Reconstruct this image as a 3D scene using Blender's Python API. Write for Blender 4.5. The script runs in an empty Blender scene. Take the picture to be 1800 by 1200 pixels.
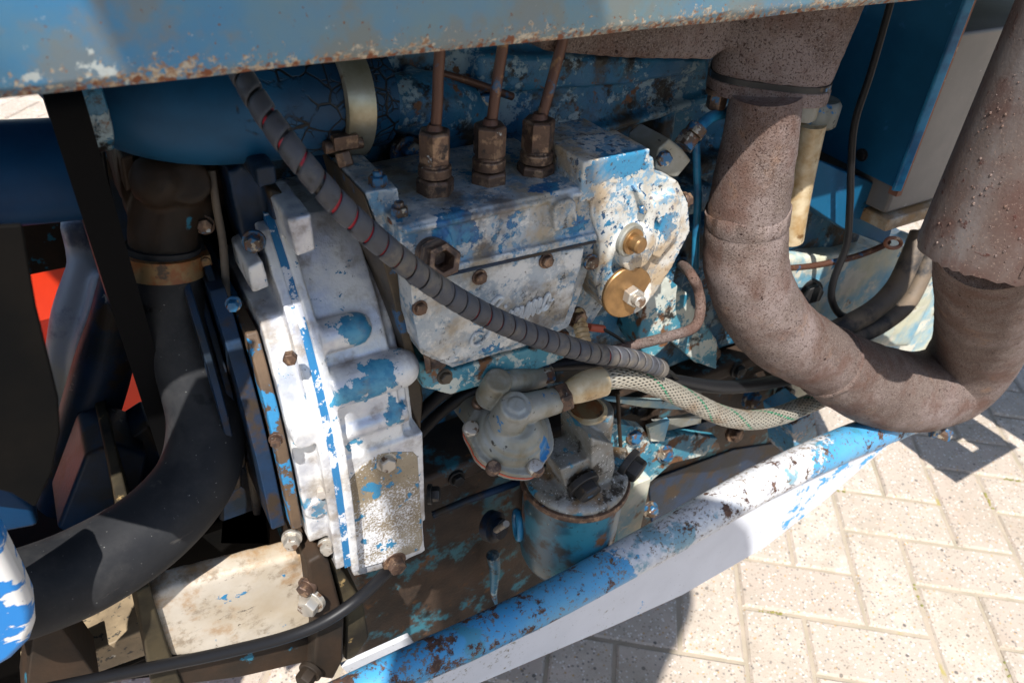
import bpy, bmesh, math, random
from mathutils import Vector, Matrix, Quaternion
random.seed(7)
scene = bpy.context.scene
C = scene.collection

# ------------------------------------------------------------------ camera
F = 1314.0; CX, CY = 900.0, 600.0            # focal length and centre in photo pixels (1800 x 1200)
EYE = Vector((0, 0, 1.08))
AX = Vector((2600, -800, 1314)).normalized()  # tractor axes seen in camera space (x right, y down, z forward)
AD = Vector((-110, 1800, 1314)); AD = (AD - AX * AD.dot(AX)).normalized()
AZ = -AD; AY = AZ.cross(AX)
def to_world(c): return Vector((AX.dot(c), AY.dot(c), AZ.dot(c)))
cam = bpy.data.cameras.new('camera'); camo = bpy.data.objects.new('camera', cam); C.objects.link(camo)
cam.sensor_width = 36; cam.lens = 36 * F / 1800; cam.clip_start = 0.02; cam.clip_end = 500
r_, u_, b_ = to_world(Vector((1, 0, 0))), to_world(Vector((0, -1, 0))), to_world(Vector((0, 0, -1)))
camo.matrix_world = Matrix(((r_.x, u_.x, b_.x, EYE.x), (r_.y, u_.y, b_.y, EYE.y), (r_.z, u_.z, b_.z, EYE.z), (0, 0, 0, 1)))
cam.dof.use_dof = True; cam.dof.focus_distance = 0.56; cam.dof.aperture_fstop = 13
scene.camera = camo

# ------------------------------------------------------------------ light
SUN = Vector((0.343, 0.4305, -0.835)).normalized()       # direction the sunlight travels
w = bpy.data.worlds.new('World'); scene.world = w; w.use_nodes = True
nt = w.node_tree; nt.nodes.clear()
sky = nt.nodes.new('ShaderNodeTexSky'); sky.sky_type = 'NISHITA'; sky.sun_disc = False; sky.air_density = 1.0; sky.dust_density = 1.0; sky.ozone_density = 1.0
sky.sun_elevation = math.asin(-SUN.z); sky.sun_rotation = math.atan2(-SUN.x, -SUN.y)
bg = nt.nodes.new('ShaderNodeBackground'); bg.inputs['Strength'].default_value = 0.105
ow = nt.nodes.new('ShaderNodeOutputWorld')
nt.links.new(sky.outputs[0], bg.inputs[0]); nt.links.new(bg.outputs[0], ow.inputs[0])
sl = bpy.data.lights.new('sun', 'SUN'); sl.energy = 4.2; sl.angle = math.radians(0.53); sl.color = (1, 0.965, 0.92)
so = bpy.data.objects.new('sun', sl); C.objects.link(so); so.rotation_euler = SUN.to_track_quat('-Z', 'Y').to_euler()
so.location = (-2, -2.5, 5)
scene.view_settings.view_transform = 'Standard'; scene.view_settings.look = 'None'
scene.view_settings.gamma = 1; scene.view_settings.exposure = 1.0

# ------------------------------------------------------------------ helpers
def at(px, py, Y=None, X=None, Z=None):
    d = to_world(Vector(((px - CX) / F, (py - CY) / F, 1)))
    t = (Y - EYE.y) / d.y if Y is not None else (X - EYE.x) / d.x if X is not None else (Z - EYE.z) / d.z
    return EYE + d * t
FWD = to_world(Vector((0, 0, 1)))
def mpp(p): return (p - EYE).dot(FWD) / F                 # metres per photo pixel at a point
def proj(p):
    c = p - EYE; z = c.dot(FWD)
    return CX + F * c.dot(r_) / z, CY - F * c.dot(u_) / z, z
def frame(d):
    d = d.normalized(); a = Vector((0, 0, 1)) if abs(d.z) < 0.9 else Vector((1, 0, 0))
    u = d.cross(a).normalized(); return u, d.cross(u).normalized(), d
def catmull(pts, n):
    out = []; m = len(pts)
    for i in range(m - 1):
        p0, p1, p2, p3 = pts[max(i-1, 0)], pts[i], pts[i+1], pts[min(i+2, m-1)]
        for k in range(n):
            t = k / n
            out.append(0.5 * ((2*p1) + (p2-p0)*t + (2*p0-5*p1+4*p2-p3)*t*t + (3*p1-p0-3*p2+p3)*t**3))
    out.append(pts[-1]); return out

class G:
    def __init__(s): s.v = []; s.f = []
    def add(s, vs, fs):
        o = len(s.v); s.v += [Vector(v) for v in vs]; s.f += [[o + i for i in f] for f in fs]; return s
    def box(s, c, size, rot=None):
        c = Vector(c); h = Vector(size) / 2; vs = []
        for x in (-1, 1):
            for y in (-1, 1):
                for z in (-1, 1):
                    p = Vector((x*h.x, y*h.y, z*h.z)); vs.append(c + (rot @ p if rot else p))
        return s.add(vs, [(0,1,3,2),(4,6,7,5),(0,4,5,1),(2,3,7,6),(0,2,6,4),(1,5,7,3)])
    def span(s, a, b):
        a = Vector(a); b = Vector(b); return s.box((a + b) / 2, [abs(q) for q in (b - a)])
    def prism(s, pts, vec):
        n = len(pts); vec = Vector(vec)
        return s.add(list(pts) + [p + vec for p in pts], [list(range(n))[::-1], list(range(n, 2*n))] + [(i, (i+1) % n, n + (i+1) % n, n + i) for i in range(n)])
    def pp(s, pts, Y0, Y1):                               # outline in photo pixels on the plane Y0, solid back to Y1
        return s.prism([at(x, y, Y=Y0) for x, y in pts], (0, Y1 - Y0, 0))
    def lathe(s, p, d, prof, n=24, rot=0.0):              # prof: (radius, height along d)
        u, v, d = frame(Vector(d)); p = Vector(p); vs = []; fs = []; m = len(prof)
        for r, h in prof:
            for k in range(n):
                a = 2*math.pi*k/n + rot; vs.append(p + d*h + (u*math.cos(a) + v*math.sin(a))*max(r, 1e-5))
        for i in range(m - 1):
            for k in range(n): fs.append((i*n + k, i*n + (k+1) % n, (i+1)*n + (k+1) % n, (i+1)*n + k))
        fs.append(list(range(n))[::-1]); fs.append(list(range((m-1)*n, m*n)))
        return s.add(vs, fs)
    def cyl(s, a, b, r0, r1=None, n=24):
        a = Vector(a); b = Vector(b); return s.lathe(a, b - a, [(r0, 0), (r0 if r1 is None else r1, (b - a).length)], n)
    def hexa(s, p, d, r, h, rot=0.0, ch=0.12):
        return s.lathe(p, d, [(r, 0), (r, h*(1-ch)), (r*0.9, h)], 6, rot)
    def ball(s, c, r, n=16, sq=(1, 1, 1)):
        vs = []; fs = []; m = n // 2
        for i in range(m + 1):
            t = math.pi * i / m
            for k in range(n):
                a = 2*math.pi*k/n; q = Vector((math.sin(t)*math.cos(a)*sq[0], math.sin(t)*math.sin(a)*sq[1], math.cos(t)*sq[2]))
                vs.append(Vector(c) + q*r)
        for i in range(m):
            for k in range(n): fs.append((i*n + k, (i+1)*n + k, (i+1)*n + (k+1) % n, i*n + (k+1) % n))
        return s.add(vs, fs)
    def tube(s, pts, rad, n=20, sub=8, caps=True):
        m0 = len(pts); P = catmull([Vector(p) for p in pts], sub) if sub > 1 else [Vector(p) for p in pts]
        R = rad if isinstance(rad, (list, tuple)) else [rad] * m0
        if sub > 1: R = [q.x for q in catmull([Vector((q, 0, 0)) for q in R], sub)]
        m = len(P); vs = []; fs = []
        fr = tube_frames(P)
        for i in range(m):
            u, v = fr[i]
            for k in range(n):
                a = 2*math.pi*k/n; vs.append(P[i] + (u*math.cos(a) + v*math.sin(a))*R[i])
        for i in range(m - 1):
            for k in range(n): fs.append((i*n + k, i*n + (k+1) % n, (i+1)*n + (k+1) % n, (i+1)*n + k))
        if caps: fs.append(list(range(n))[::-1]); fs.append(list(range((m-1)*n, m*n)))
        return s.add(vs, fs)
def tube_frames(P):
    m = len(P); out = []; u = None
    for i in range(m):
        t = (P[min(i+1, m-1)] - P[max(i-1, 0)]).normalized()
        if u is None: u = frame(t)[0]
        u = (u - t*u.dot(t)).normalized(); out.append((u, t.cross(u).normalized()))
    return out
def ptube(pts, r_px=None, r=None):                        # [(px, py, Y)...] -> points, radii
    P = [at(x, y, Y=Y) for x, y, Y in pts]
    if r is not None: return P, [r]*len(P)
    R = r_px if isinstance(r_px, (list, tuple)) else [r_px]*len(P)
    return P, [q*mpp(p) for q, p in zip(R, P)]

def tag(o, label=None, cat=None, group=None, kind=None):
    if label: o['label'] = label
    if cat: o['category'] = cat
    if group: o['group'] = group
    if kind: o['kind'] = kind
    return o
def thing(name, label, cat, loc, group=None):
    o = bpy.data.objects.new(name, None); C.objects.link(o); o.location = loc; o.empty_display_size = 0.02
    return tag(o, label, cat, group)
def wloc(o):
    p = Vector((0, 0, 0))
    while o: p = p + o.location; o = o.parent
    return p
def build(g, name, mat, parent=None, bevel=0, seg=2, vox=0, smooth=0, disp=0, dsize=0.01, ang=38, sub=0, label=None, kind=None):
    me = bpy.data.meshes.new(name)
    lo = Vector([min(v[i] for v in g.v) for i in range(3)]); hi = Vector([max(v[i] for v in g.v) for i in range(3)])
    org = Vector(((lo.x + hi.x)/2, (lo.y + hi.y)/2, lo.z))
    me.from_pydata([v - org for v in g.v], [], g.f)
    bm = bmesh.new(); bm.from_mesh(me); bmesh.ops.recalc_face_normals(bm, faces=bm.faces); bm.to_mesh(me); bm.free()
    for p in me.polygons: p.use_smooth = True
    me.set_sharp_from_angle(angle=math.radians(ang))
    me.materials.append(mat)
    o = bpy.data.objects.new(name, me); C.objects.link(o)
    o.location = org - (wloc(parent) if parent else Vector())
    o.parent = parent
    if vox:
        m = o.modifiers.new('remesh', 'REMESH'); m.mode = 'VOXEL'; m.voxel_size = vox; m.use_smooth_shade = True
        if smooth: m = o.modifiers.new('smooth', 'SMOOTH'); m.factor = 0.5; m.iterations = smooth
        if disp:
            m = o.modifiers.new('cast', 'DISPLACE'); m.texture = clouds(dsize); m.strength = disp; m.mid_level = 0.5; m.texture_coords = 'LOCAL'
    elif disp:
        m = o.modifiers.new('dents', 'DISPLACE'); m.texture = clouds(dsize); m.strength = disp; m.mid_level = 0.5; m.texture_coords = 'LOCAL'
    elif bevel:
        m = o.modifiers.new('bevel', 'BEVEL'); m.width = bevel; m.segments = seg; m.limit_method = 'ANGLE'; m.angle_limit = math.radians(32)
        m.harden_normals = True
    if label: o['label'] = label
    if kind: o['kind'] = kind
    return o
_cl = {}
def clouds(size):
    if size not in _cl:
        t = bpy.data.textures.new('cast_grain', 'CLOUDS'); t.noise_scale = size; t.noise_depth = 3; _cl[size] = t
    return _cl[size]
def bolt(parent, px, py, Y, rpx, mat, n=(0, -1, 0), h=0.8, washer=True, stud=False, name='bolt', p=None, rot=None, label=None):
    p = at(px, py, Y=Y) if p is None else Vector(p); n = Vector(n).normalized(); r = rpx * mpp(p); g = G()
    b = -0.35*r
    if washer: g.lathe(p + n*b, n, [(r*1.28, 0), (r*1.28, r*0.5), (r*1.2, r*0.55)], 24)
    g.lathe(p + n*(b + (r*0.5 if washer else 0)), n, [(r*0.98, 0), (r, r*0.08), (r, r*h*0.85 - b*0.0), (r*0.88, r*(h + 0.02)), (r*0.5, r*(h + 0.06))], 6, random.random() if rot is None else rot)
    if stud: g.lathe(p + n*(b + r*(0.5 + h)), n, [(r*0.5, 0), (r*0.5, r*0.5), (r*0.4, r*0.58)], 16)
    return build(g, name, mat, parent, bevel=r*0.06, seg=1, label=label)

# ------------------------------------------------------------------ materials
def S(r, g, b):
    def f(c):
        c /= 255.0
        return c/12.92 if c <= 0.04045 else ((c + 0.055)/1.055)**2.4
    return (f(r), f(g), f(b), 1)
class NT:
    def __init__(s, name):
        s.m = bpy.data.materials.new(name); s.m.use_nodes = True; s.t = s.m.node_tree; s.t.nodes.clear()
        s.out = s.n('ShaderNodeOutputMaterial'); s.b = s.n('ShaderNodeBsdfPrincipled'); s.l(s.b.outputs[0], s.out.inputs[0])
        s.co = s.n('ShaderNodeTexCoord'); s.geo = s.n('ShaderNodeNewGeometry')
    def n(s, k, **kw):
        x = s.t.nodes.new(k)
        for a, v in kw.items(): setattr(x, a, v)
        return x
    def l(s, a, b): s.t.links.new(a, b)
    def put(s, sock, v):
        if hasattr(v, 'is_linked') or isinstance(v, bpy.types.NodeSocket): s.l(v, sock)
        else: sock.default_value = v
    def math(s, op, a, b=None, c=None, clamp=False):
        x = s.n('ShaderNodeMath', operation=op); x.use_clamp = clamp
        for i, q in enumerate((a, b, c)):
            if q is not None: s.put(x.inputs[i], q)
        return x.outputs[0]
    def vec(s, scale=1.0, seed=0.0, stretch=(1, 1, 1), world=True):
        m = s.n('ShaderNodeMapping'); s.l(s.geo.outputs['Position'] if world else s.co.outputs['Object'], m.inputs[0])
        m.inputs['Scale'].default_value = [q for q in stretch]; m.inputs['Location'].default_value = (seed*3.17, seed*1.73, seed*2.41)
        return m.outputs[0]
    def noise(s, scale, detail=6, rough=0.6, dist=0, seed=0, stretch=(1, 1, 1), world=True):
        x = s.n('ShaderNodeTexNoise'); s.l(s.vec(1, seed, stretch, world), x.inputs['Vector'])
        x.inputs['Scale'].default_value = scale; x.inputs['Detail'].default_value = detail
        x.inputs['Roughness'].default_value = rough; x.inputs['Distortion'].default_value = dist
        return x.outputs[0]
    def step(s, v, th, soft):
        x = s.n('ShaderNodeMapRange', interpolation_type='SMOOTHSTEP'); s.put(x.inputs[0], v)
        x.inputs[1].default_value = th - soft; x.inputs[2].default_value = th + soft; return x.outputs[0]
    def mix(s, f, a, b):
        x = s.n('ShaderNodeMix', data_type='RGBA'); s.put(x.inputs[0], f); s.put(x.inputs[6], a); s.put(x.inputs[7], b); return x.outputs[2]
    def mixf(s, f, a, b):
        x = s.n('ShaderNodeMix', data_type='FLOAT'); s.put(x.inputs[0], f); s.put(x.inputs[2], a); s.put(x.inputs[3], b); return x.outputs[0]
    def grad(s, axis, lo, hi):
        x = s.n('ShaderNodeSeparateXYZ'); s.l(s.geo.outputs['Position'], x.inputs[0])
        r = s.n('ShaderNodeMapRange'); s.l(x.outputs['XYZ'.index(axis)], r.inputs[0]); r.inputs[1].default_value = lo; r.inputs[2].default_value = hi
        return r.outputs[0]
def M(name, base, rough=0.5, metal=0.0, layers=(), var=None, grain=(400, 0.15), bump=0.4, bdist=0.001, coat=0, spec=0.5, world=True, speck=None):
    """layered paint: each layer is dict(col, s, th, soft, det, r, m, h, seed, st, g=(axis, lo, hi, weight), dist)"""
    t = NT(name); col = base; ro = rough; me = metal
    if var:
        col = t.mix(t.step(t.noise(var[1], 5, 0.6, seed=11, world=world), 0.5, var[2] if len(var) > 2 else 0.2), base, var[0])
    H = t.math('MULTIPLY', t.noise(grain[0], 4, 0.6, seed=2, world=world), grain[1])
    for i, L in enumerate(layers):
        nz = t.noise(L.get('s', 30), L.get('det', 8), L.get('nr', 0.62), L.get('dist', 0), L.get('seed', i*5 + 3), L.get('st', (1, 1, 1)), world)
        if 'n2' in L:   # break a mask up with a second scale
            nz = t.math('ADD', nz, t.math('MULTIPLY', t.math('SUBTRACT', t.noise(L['n2'][0], 6, 0.65, seed=i*7 + 1, world=world), 0.5), L['n2'][1]))
        if 'g' in L:
            for a, lo, hi, wt in (L['g'] if isinstance(L['g'], list) else [L['g']]):
                nz = t.math('ADD', nz, t.math('MULTIPLY', t.grad(a, lo, hi), wt))
        for px, py, Yp, rad, wt in L.get('b', ()):           # a patch of its own around one spot
            dn = t.n('ShaderNodeVectorMath', operation='DISTANCE'); t.l(t.geo.outputs['Position'], dn.inputs[0]); dn.inputs[1].default_value = at(px, py, Y=Yp)
            mr_ = t.n('ShaderNodeMapRange'); t.l(dn.outputs['Value'], mr_.inputs[0]); mr_.inputs[1].default_value = rad; mr_.inputs[2].default_value = rad*0.2
            nz = t.math('ADD', nz, t.math('MULTIPLY', mr_.outputs[0], wt))
        if 'edge' in L:                                     # wear on convex edges of the dense castings
            nz = t.math('ADD', nz, t.math('MULTIPLY', t.math('MINIMUM', t.math('MAXIMUM', t.math('SUBTRACT', t.geo.outputs['Pointiness'], 0.505), 0.0), 0.12), L['edge']))
        mk = t.step(nz, L['th'], L.get('soft', 0.015))
        if 'a' in L: mk = t.math('MULTIPLY', mk, L['a'])
        c = L['col']
        if 'col2' in L: c = t.mix(t.step(t.noise(L.get('cs', 120), 5, 0.65, seed=i + 20, world=world), 0.5, 0.12), L['col'], L['col2'])
        col = t.mix(mk, col, c)
        if 'r' in L: ro = t.mixf(mk, ro, L['r'])
        if 'm' in L: me = t.mixf(mk, me, L['m'])
        if L.get('h'): H = t.math('ADD', H, t.math('MULTIPLY', mk, L['h']))
    t.put(t.b.inputs['Base Color'], col); t.put(t.b.inputs['Roughness'], ro); t.put(t.b.inputs['Metallic'], me)
    t.b.inputs['Specular IOR Level'].default_value = spec; t.b.inputs['Coat Weight'].default_value = coat; t.b.inputs['Coat Roughness'].default_value = 0.25
    bp = t.n('ShaderNodeBump'); bp.inputs['Strength'].default_value = bump; bp.inputs['Distance'].default_value = bdist
    t.l(H, bp.inputs['Height']); t.l(bp.outputs[0], t.b.inputs['Normal'])
    t.col = col; t.bp = bp; t.H = H
    m = t.m; MT[name] = t; return m
MT = {}

BLUE = S(14, 96, 164); BLUE2 = S(46, 118, 154); TEAL = S(30, 98, 128); WHITE = S(205, 205, 205); PRIM = S(172, 176, 180)
RUST = S(112, 62, 34); RUST2 = S(80, 50, 38); GRIME = S(34, 28, 22); OIL = S(16, 14, 13); TAN = S(150, 118, 80)
m_hood = M('hood_paint', S(54, 122, 166), 0.45, var=(S(84, 132, 152), 7, 0.16), grain=(60, 0.05), bump=0.4, layers=[
    dict(col=S(108, 130, 130), s=9, th=0.53, soft=0.16, r=0.6, g=('X', -0.05, 0.25, 0.07), a=0.85),
    dict(col=S(122, 118, 104), s=30, th=0.60, soft=0.07, g=('Z', 1.02, 0.985, 0.12), a=0.6, r=0.7),
    dict(col=S(108, 70, 50), col2=S(126, 88, 62), s=330, det=4, th=0.685, soft=0.03, r=0.85, h=-0.3),
    dict(col=S(126, 82, 56), col2=S(100, 70, 56), s=120, det=10, nr=0.75, th=0.735, soft=0.03, n2=(30, 0.3), g=('Z', 1.02, 0.985, 0.08), r=0.85, h=-0.4),
    dict(col=S(186, 176, 156), col2=S(140, 104, 74), s=330, det=8, nr=0.7, th=0.78, soft=0.05, n2=(26, 0.35), g=('Z', 1.003, 0.986, 0.27), r=0.75, h=-0.3, cs=300),
    dict(col=S(120, 72, 46), s=200, det=8, th=0.72, soft=0.05, g=('Z', 0.990, 0.985, 0.2), r=0.85),
    dict(col=S(205, 205, 200), s=420, det=3, th=0.735, soft=0.015, seed=31), dict(col=S(178, 186, 184), s=130, det=9, th=0.70, soft=0.03, b=[(205, 116, 0.32, 0.015, 0.17), (330, 84, 0.32, 0.010, 0.14), (70, 136, 0.32, 0.010, 0.16)])])
m_rustpipe = M('rusted_pipe', S(103, 90, 83), 0.88, var=(S(86, 73, 67), 14, 0.2), grain=(700, 1.0), bump=0.85, bdist=0.0011, spec=0.2, layers=[
    dict(col=S(132, 118, 111), s=900, det=3, th=0.56, soft=0.08, a=0.75),
    dict(col=S(134, 120, 116), s=10, det=9, nr=0.7, th=0.53, soft=0.1, a=0.7, seed=61), dict(col=S(92, 68, 56), s=13, det=9, nr=0.7, th=0.57, soft=0.08, a=0.55, seed=81),
    dict(col=S(72, 52, 46), s=640, det=3, th=0.61, soft=0.06, h=-0.8, a=0.85),
    dict(col=S(88, 62, 52), s=24, det=8, th=0.56, soft=0.1, a=0.65),
    dict(col=S(138, 106, 82), s=30, det=8, th=0.655, soft=0.08, a=0.45, seed=44), dict(col=S(50, 34, 30), s=200, det=5, th=0.68, soft=0.03, h=-0.9, seed=3)])
m_muffler = M('muffler_steel', S(98, 86, 80), 0.6, 0.2, var=(S(84, 66, 60), 14, 0.2), grain=(300, 0.6), bump=0.6, spec=0.35, layers=[
    dict(col=S(116, 110, 108), s=16, th=0.55, soft=0.12, r=0.48, seed=8, st=(1, 1, 0.4)), dict(col=S(82, 54, 46), s=24, det=9, th=0.56, soft=0.1, r=0.9, a=0.6),
    dict(col=S(74, 46, 40), s=110, det=8, th=0.64, soft=0.05, r=0.9, h=0.5), dict(col=S(140, 120, 108), s=500, det=3, th=0.64, soft=0.05, a=0.6)])
m_silver = M('aluminium_paint', S(198, 200, 206), 0.3, 0.5, var=(S(172, 176, 188), 22, 0.2), grain=(420, 0.7), bump=0.45, bdist=0.001, layers=[
    dict(col=S(216, 215, 212), s=40, det=8, th=0.5, soft=0.15, r=0.5, m=0.15, edge=1.0),
    dict(col=BLUE2, col2=S(72, 140, 168), s=19, det=10, nr=0.62, th=0.66, soft=0.006, r=0.4, m=0, h=0.8, seed=5, n2=(120, 0.34), edge=-1.0, b=[(606, 500, 0.40, 0.022, 0.14), (628, 545, 0.395, 0.024, 0.16), (648, 590, 0.39, 0.026, 0.18), (690, 622, 0.38, 0.02, 0.16), (645, 665, 0.38, 0.026, 0.13), (705, 730, 0.38, 0.024, 0.14), (600, 700, 0.37, 0.02, 0.12), (560, 880, 0.38, 0.03, 0.15), (520, 770, 0.38, 0.02, 0.2), (545, 680, 0.37, 0.02, 0.2), (620, 785, 0.376, 0.014, 0.25)]),
    dict(col=BLUE2, s=80, det=10, nr=0.7, th=0.635, soft=0.01, r=0.4, m=0, h=0.5, seed=15),
    dict(col=S(120, 104, 84), s=36, det=9, th=0.60, soft=0.09, r=0.7, m=0.1, a=0.7, g=('Z', 0.74, 0.56, 0.08)), dict(col=S(50, 46, 42), s=150, det=10, nr=0.75, th=0.64, soft=0.03, r=0.7, m=0, a=0.85)])
m_silver_plate = M('worn_plate', S(158, 146, 124), 0.5, 0.2, var=(S(130, 116, 94), 30, 0.2), grain=(400, 0.5), bump=0.4, layers=[
    dict(col=S(216, 216, 218), s=520, det=5, th=0.56, soft=0.10, n2=(22, 1.0), r=0.5, h=0.4, m=0.1),
    dict(col=S(74, 62, 48), s=420, det=4, th=0.66, soft=0.05, a=0.8),
    dict(col=BLUE2, s=44, det=9, th=0.60, soft=0.01, r=0.4, h=0.7, m=0, n2=(200, 0.2), g=('Z', 0.64, 0.72, 0.06))])
m_pump = M('pump_paint', S(166, 174, 180), 0.38, 0.2, var=(S(134, 148, 160), 30, 0.2), grain=(420, 0.6), bump=0.55, layers=[
    dict(col=S(194, 196, 195), s=48, det=10, nr=0.75, th=0.535, soft=0.05, r=0.42, edge=1.0),
    dict(col=S(98, 138, 166), s=60, det=11, nr=0.75, th=0.54, soft=0.025, r=0.45, h=0.4, n2=(330, 0.35), edge=-1.0),
    dict(col=S(150, 132, 100), s=24, det=8, th=0.555, soft=0.09, a=0.75, r=0.5, seed=17),
    dict(col=BLUE2, col2=S(30, 88, 136), s=34, det=11, nr=0.68, th=0.625, soft=0.008, r=0.42, h=0.8, seed=51, n2=(210, 0.25), edge=-1.5, b=[(810, 395, 0.368, 0.025, 0.2), (1010, 400, 0.366, 0.022, 0.15), (960, 340, 0.38, 0.02, 0.15), (860, 615, 0.37, 0.03, 0.14), (880, 455, 0.368, 0.012, 0.15)]),
    dict(col=S(46, 46, 47), s=110, det=11, nr=0.8, th=0.605, soft=0.03, r=0.6, a=0.9, seed=60),
    dict(col=S(84, 66, 46), s=18, det=9, th=0.61, soft=0.07, r=0.5, a=0.75, seed=71)])
m_govern = M('governor_paint', S(198, 198, 194), 0.46, 0.08, var=(S(176, 174, 164), 30, 0.2), grain=(420, 0.6), bump=0.55, layers=[
    dict(col=S(112, 150, 174), s=70, det=11, nr=0.75, th=0.565, soft=0.03, r=0.45, n2=(300, 0.35), g=('Z', 0.84, 0.89, 0.07), edge=-1),
    dict(col=BLUE2, s=36, det=11, nr=0.66, th=0.595, soft=0.008, r=0.42, h=0.8, n2=(220, 0.24), edge=-1.2, b=[(1120, 285, 0.362, 0.02, 0.2), (1170, 400, 0.36, 0.02, 0.18), (1060, 480, 0.37, 0.018, 0.15), (1060, 300, 0.362, 0.016, 0.2)]),
    dict(col=S(40, 76, 108), s=170, det=9, th=0.60, soft=0.015, r=0.5, seed=9),
    dict(col=S(160, 132, 92), s=26, th=0.56, soft=0.08, a=0.75, r=0.6, seed=19, g=('Z', 0.84, 0.76, 0.05)), dict(col=S(62, 58, 52), s=200, det=9, th=0.635, soft=0.03, a=0.85)])
m_script = M('cast_letters', S(186, 190, 192), 0.4, 0.2, grain=(420, 0.5), layers=[dict(col=S(110, 112, 112), s=90, det=9, th=0.6, soft=0.05)])
m_pump_side = M('greasy_brown', S(78, 64, 46), 0.5, var=(S(46, 40, 32), 40, 0.2), grain=(300, 0.5), layers=[dict(col=S(36, 84, 124), s=40, th=0.62, soft=0.02)])
m_block = M('engine_block_paint', S(30, 90, 128), 0.4, var=(S(44, 108, 134), 18, 0.2), grain=(300, 0.8), bump=0.7, layers=[
    dict(col=S(140, 160, 168), s=30, det=11, nr=0.72, th=0.55, soft=0.02, r=0.6, h=-0.4, n2=(200, 0.3)),
    dict(col=S(52, 46, 38), s=20, det=9, th=0.55, soft=0.06, r=0.45),
    dict(col=S(20, 18, 17), s=36, det=10, nr=0.75, th=0.575, soft=0.04, r=0.35, seed=33),
    dict(col=S(104, 70, 46), s=60, det=9, th=0.63, soft=0.03, r=0.8, seed=41)])
m_dark = M('oily_shaded_casting', S(26, 34, 42), 0.45, spec=0.25, var=(S(20, 44, 70), 22, 0.15), grain=(260, 0.6), layers=[
    dict(col=S(52, 42, 32), s=26, th=0.56, soft=0.06, r=0.5), dict(col=S(120, 124, 126), s=90, th=0.68, soft=0.02, r=0.5)])  # oily metal; on the web and upper cover end its darkness stands for shade
m_sump = M('sump_grime', S(68, 54, 44), 0.55, spec=0.3, var=(S(36, 31, 27), 16, 0.2), grain=(260, 0.8), bump=0.6, layers=[
    dict(col=S(50, 104, 118), s=18, det=10, nr=0.7, th=0.57, soft=0.04, r=0.5), dict(col=S(98, 70, 48), s=40, th=0.64, soft=0.05, r=0.8, seed=21),
    dict(col=S(22, 20, 18), s=30, th=0.62, soft=0.06, r=0.4, seed=2)])
m_teal = M('teal_paint', S(44, 116, 142), 0.4, var=(S(80, 146, 160), 20, 0.2), grain=(300, 0.6), bump=0.6, layers=[
    dict(col=S(190, 194, 184), s=26, det=11, nr=0.7, th=0.545, soft=0.02, r=0.6, n2=(180, 0.3)),
    dict(col=S(112, 76, 48), s=34, det=10, th=0.575, soft=0.03, r=0.8, seed=15, h=-0.4),
    dict(col=S(30, 27, 24), s=34, det=10, nr=0.72, th=0.57, soft=0.04, r=0.5, seed=25)])
m_house = M('housing_paint', S(96, 154, 178), 0.5, var=(S(186, 184, 160), 14, 0.12), grain=(240, 0.5), layers=[
    dict(col=S(196, 192, 176), s=26, det=9, th=0.56, soft=0.04, n2=(120, 0.2)),
    dict(col=BLUE2, s=22, det=9, th=0.64, soft=0.02, seed=9), dict(col=S(120, 96, 66), s=50, th=0.66, soft=0.05, seed=18)])
m_filter = M('filter_bowl_paint', S(28, 84, 104), 0.34, var=(S(40, 58, 58), 14, 0.16), grain=(200, 0.2), bump=0.4, layers=[
    dict(col=S(40, 110, 130), s=16, det=9, th=0.58, soft=0.05, r=0.4, g=('X', 0.26, 0.33, 0.08)),
    dict(col=S(104, 66, 36), s=22, det=9, th=0.615, soft=0.04, r=0.7, h=-0.4), dict(col=S(46, 38, 30), s=30, th=0.58, soft=0.06, r=0.5, seed=29, a=0.85, g=('X', 0.31, 0.25, 0.06)),
    dict(col=S(150, 160, 150), s=130, th=0.68, soft=0.015, r=0.5), dict(col=S(24, 22, 20), s=170, th=0.66, soft=0.02)])
m_zinc = M('grey_zinc', S(148, 150, 146), 0.46, 0.3, var=(S(126, 124, 112), 30, 0.2), grain=(350, 0.5), bump=0.45, layers=[
    dict(col=S(118, 106, 80), s=32, th=0.565, soft=0.09, a=0.7, r=0.6), dict(col=S(36, 108, 158), s=40, det=9, th=0.645, soft=0.012, r=0.4),
    dict(col=S(54, 50, 44), s=130, det=9, th=0.655, soft=0.03)])
m_filthead = M('dirty_filter_head', S(142, 144, 142), 0.5, 0.2, var=(S(112, 106, 94), 30, 0.2), grain=(350, 0.6), bump=0.5, layers=[
    dict(col=S(46, 122, 150), s=30, det=9, th=0.60, soft=0.02, r=0.4, g=('Z', 0.60, 0.64, 0.06)), dict(col=S(126, 96, 58), s=24, th=0.56, soft=0.07, a=0.85, r=0.6),
    dict(col=S(48, 42, 34), s=60, det=10, nr=0.72, th=0.60, soft=0.05, r=0.6, g=('Z', 0.605, 0.58, 0.05)), dict(col=S(206, 206, 204), s=420, det=3, th=0.66, soft=0.03)])
m_brass = M('browned_steel', S(104, 82, 68), 0.45, 0.5, var=(S(80, 62, 52), 60, 0.2), grain=(500, 0.6), bump=0.5, layers=[
    dict(col=S(138, 112, 90), s=140, th=0.56, soft=0.06, r=0.4), dict(col=S(40, 96, 134), s=60, th=0.68, soft=0.02, r=0.4, m=0), dict(col=S(46, 34, 28), s=90, th=0.60, soft=0.05, m=0, r=0.7, seed=14),
    dict(col=S(176, 180, 178), s=90, th=0.70, soft=0.02, m=0, seed=24)])
m_gold = M('brass_washer', S(150, 116, 74), 0.36, 0.6, var=(S(120, 92, 60), 80, 0.2), grain=(500, 0.3))
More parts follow.
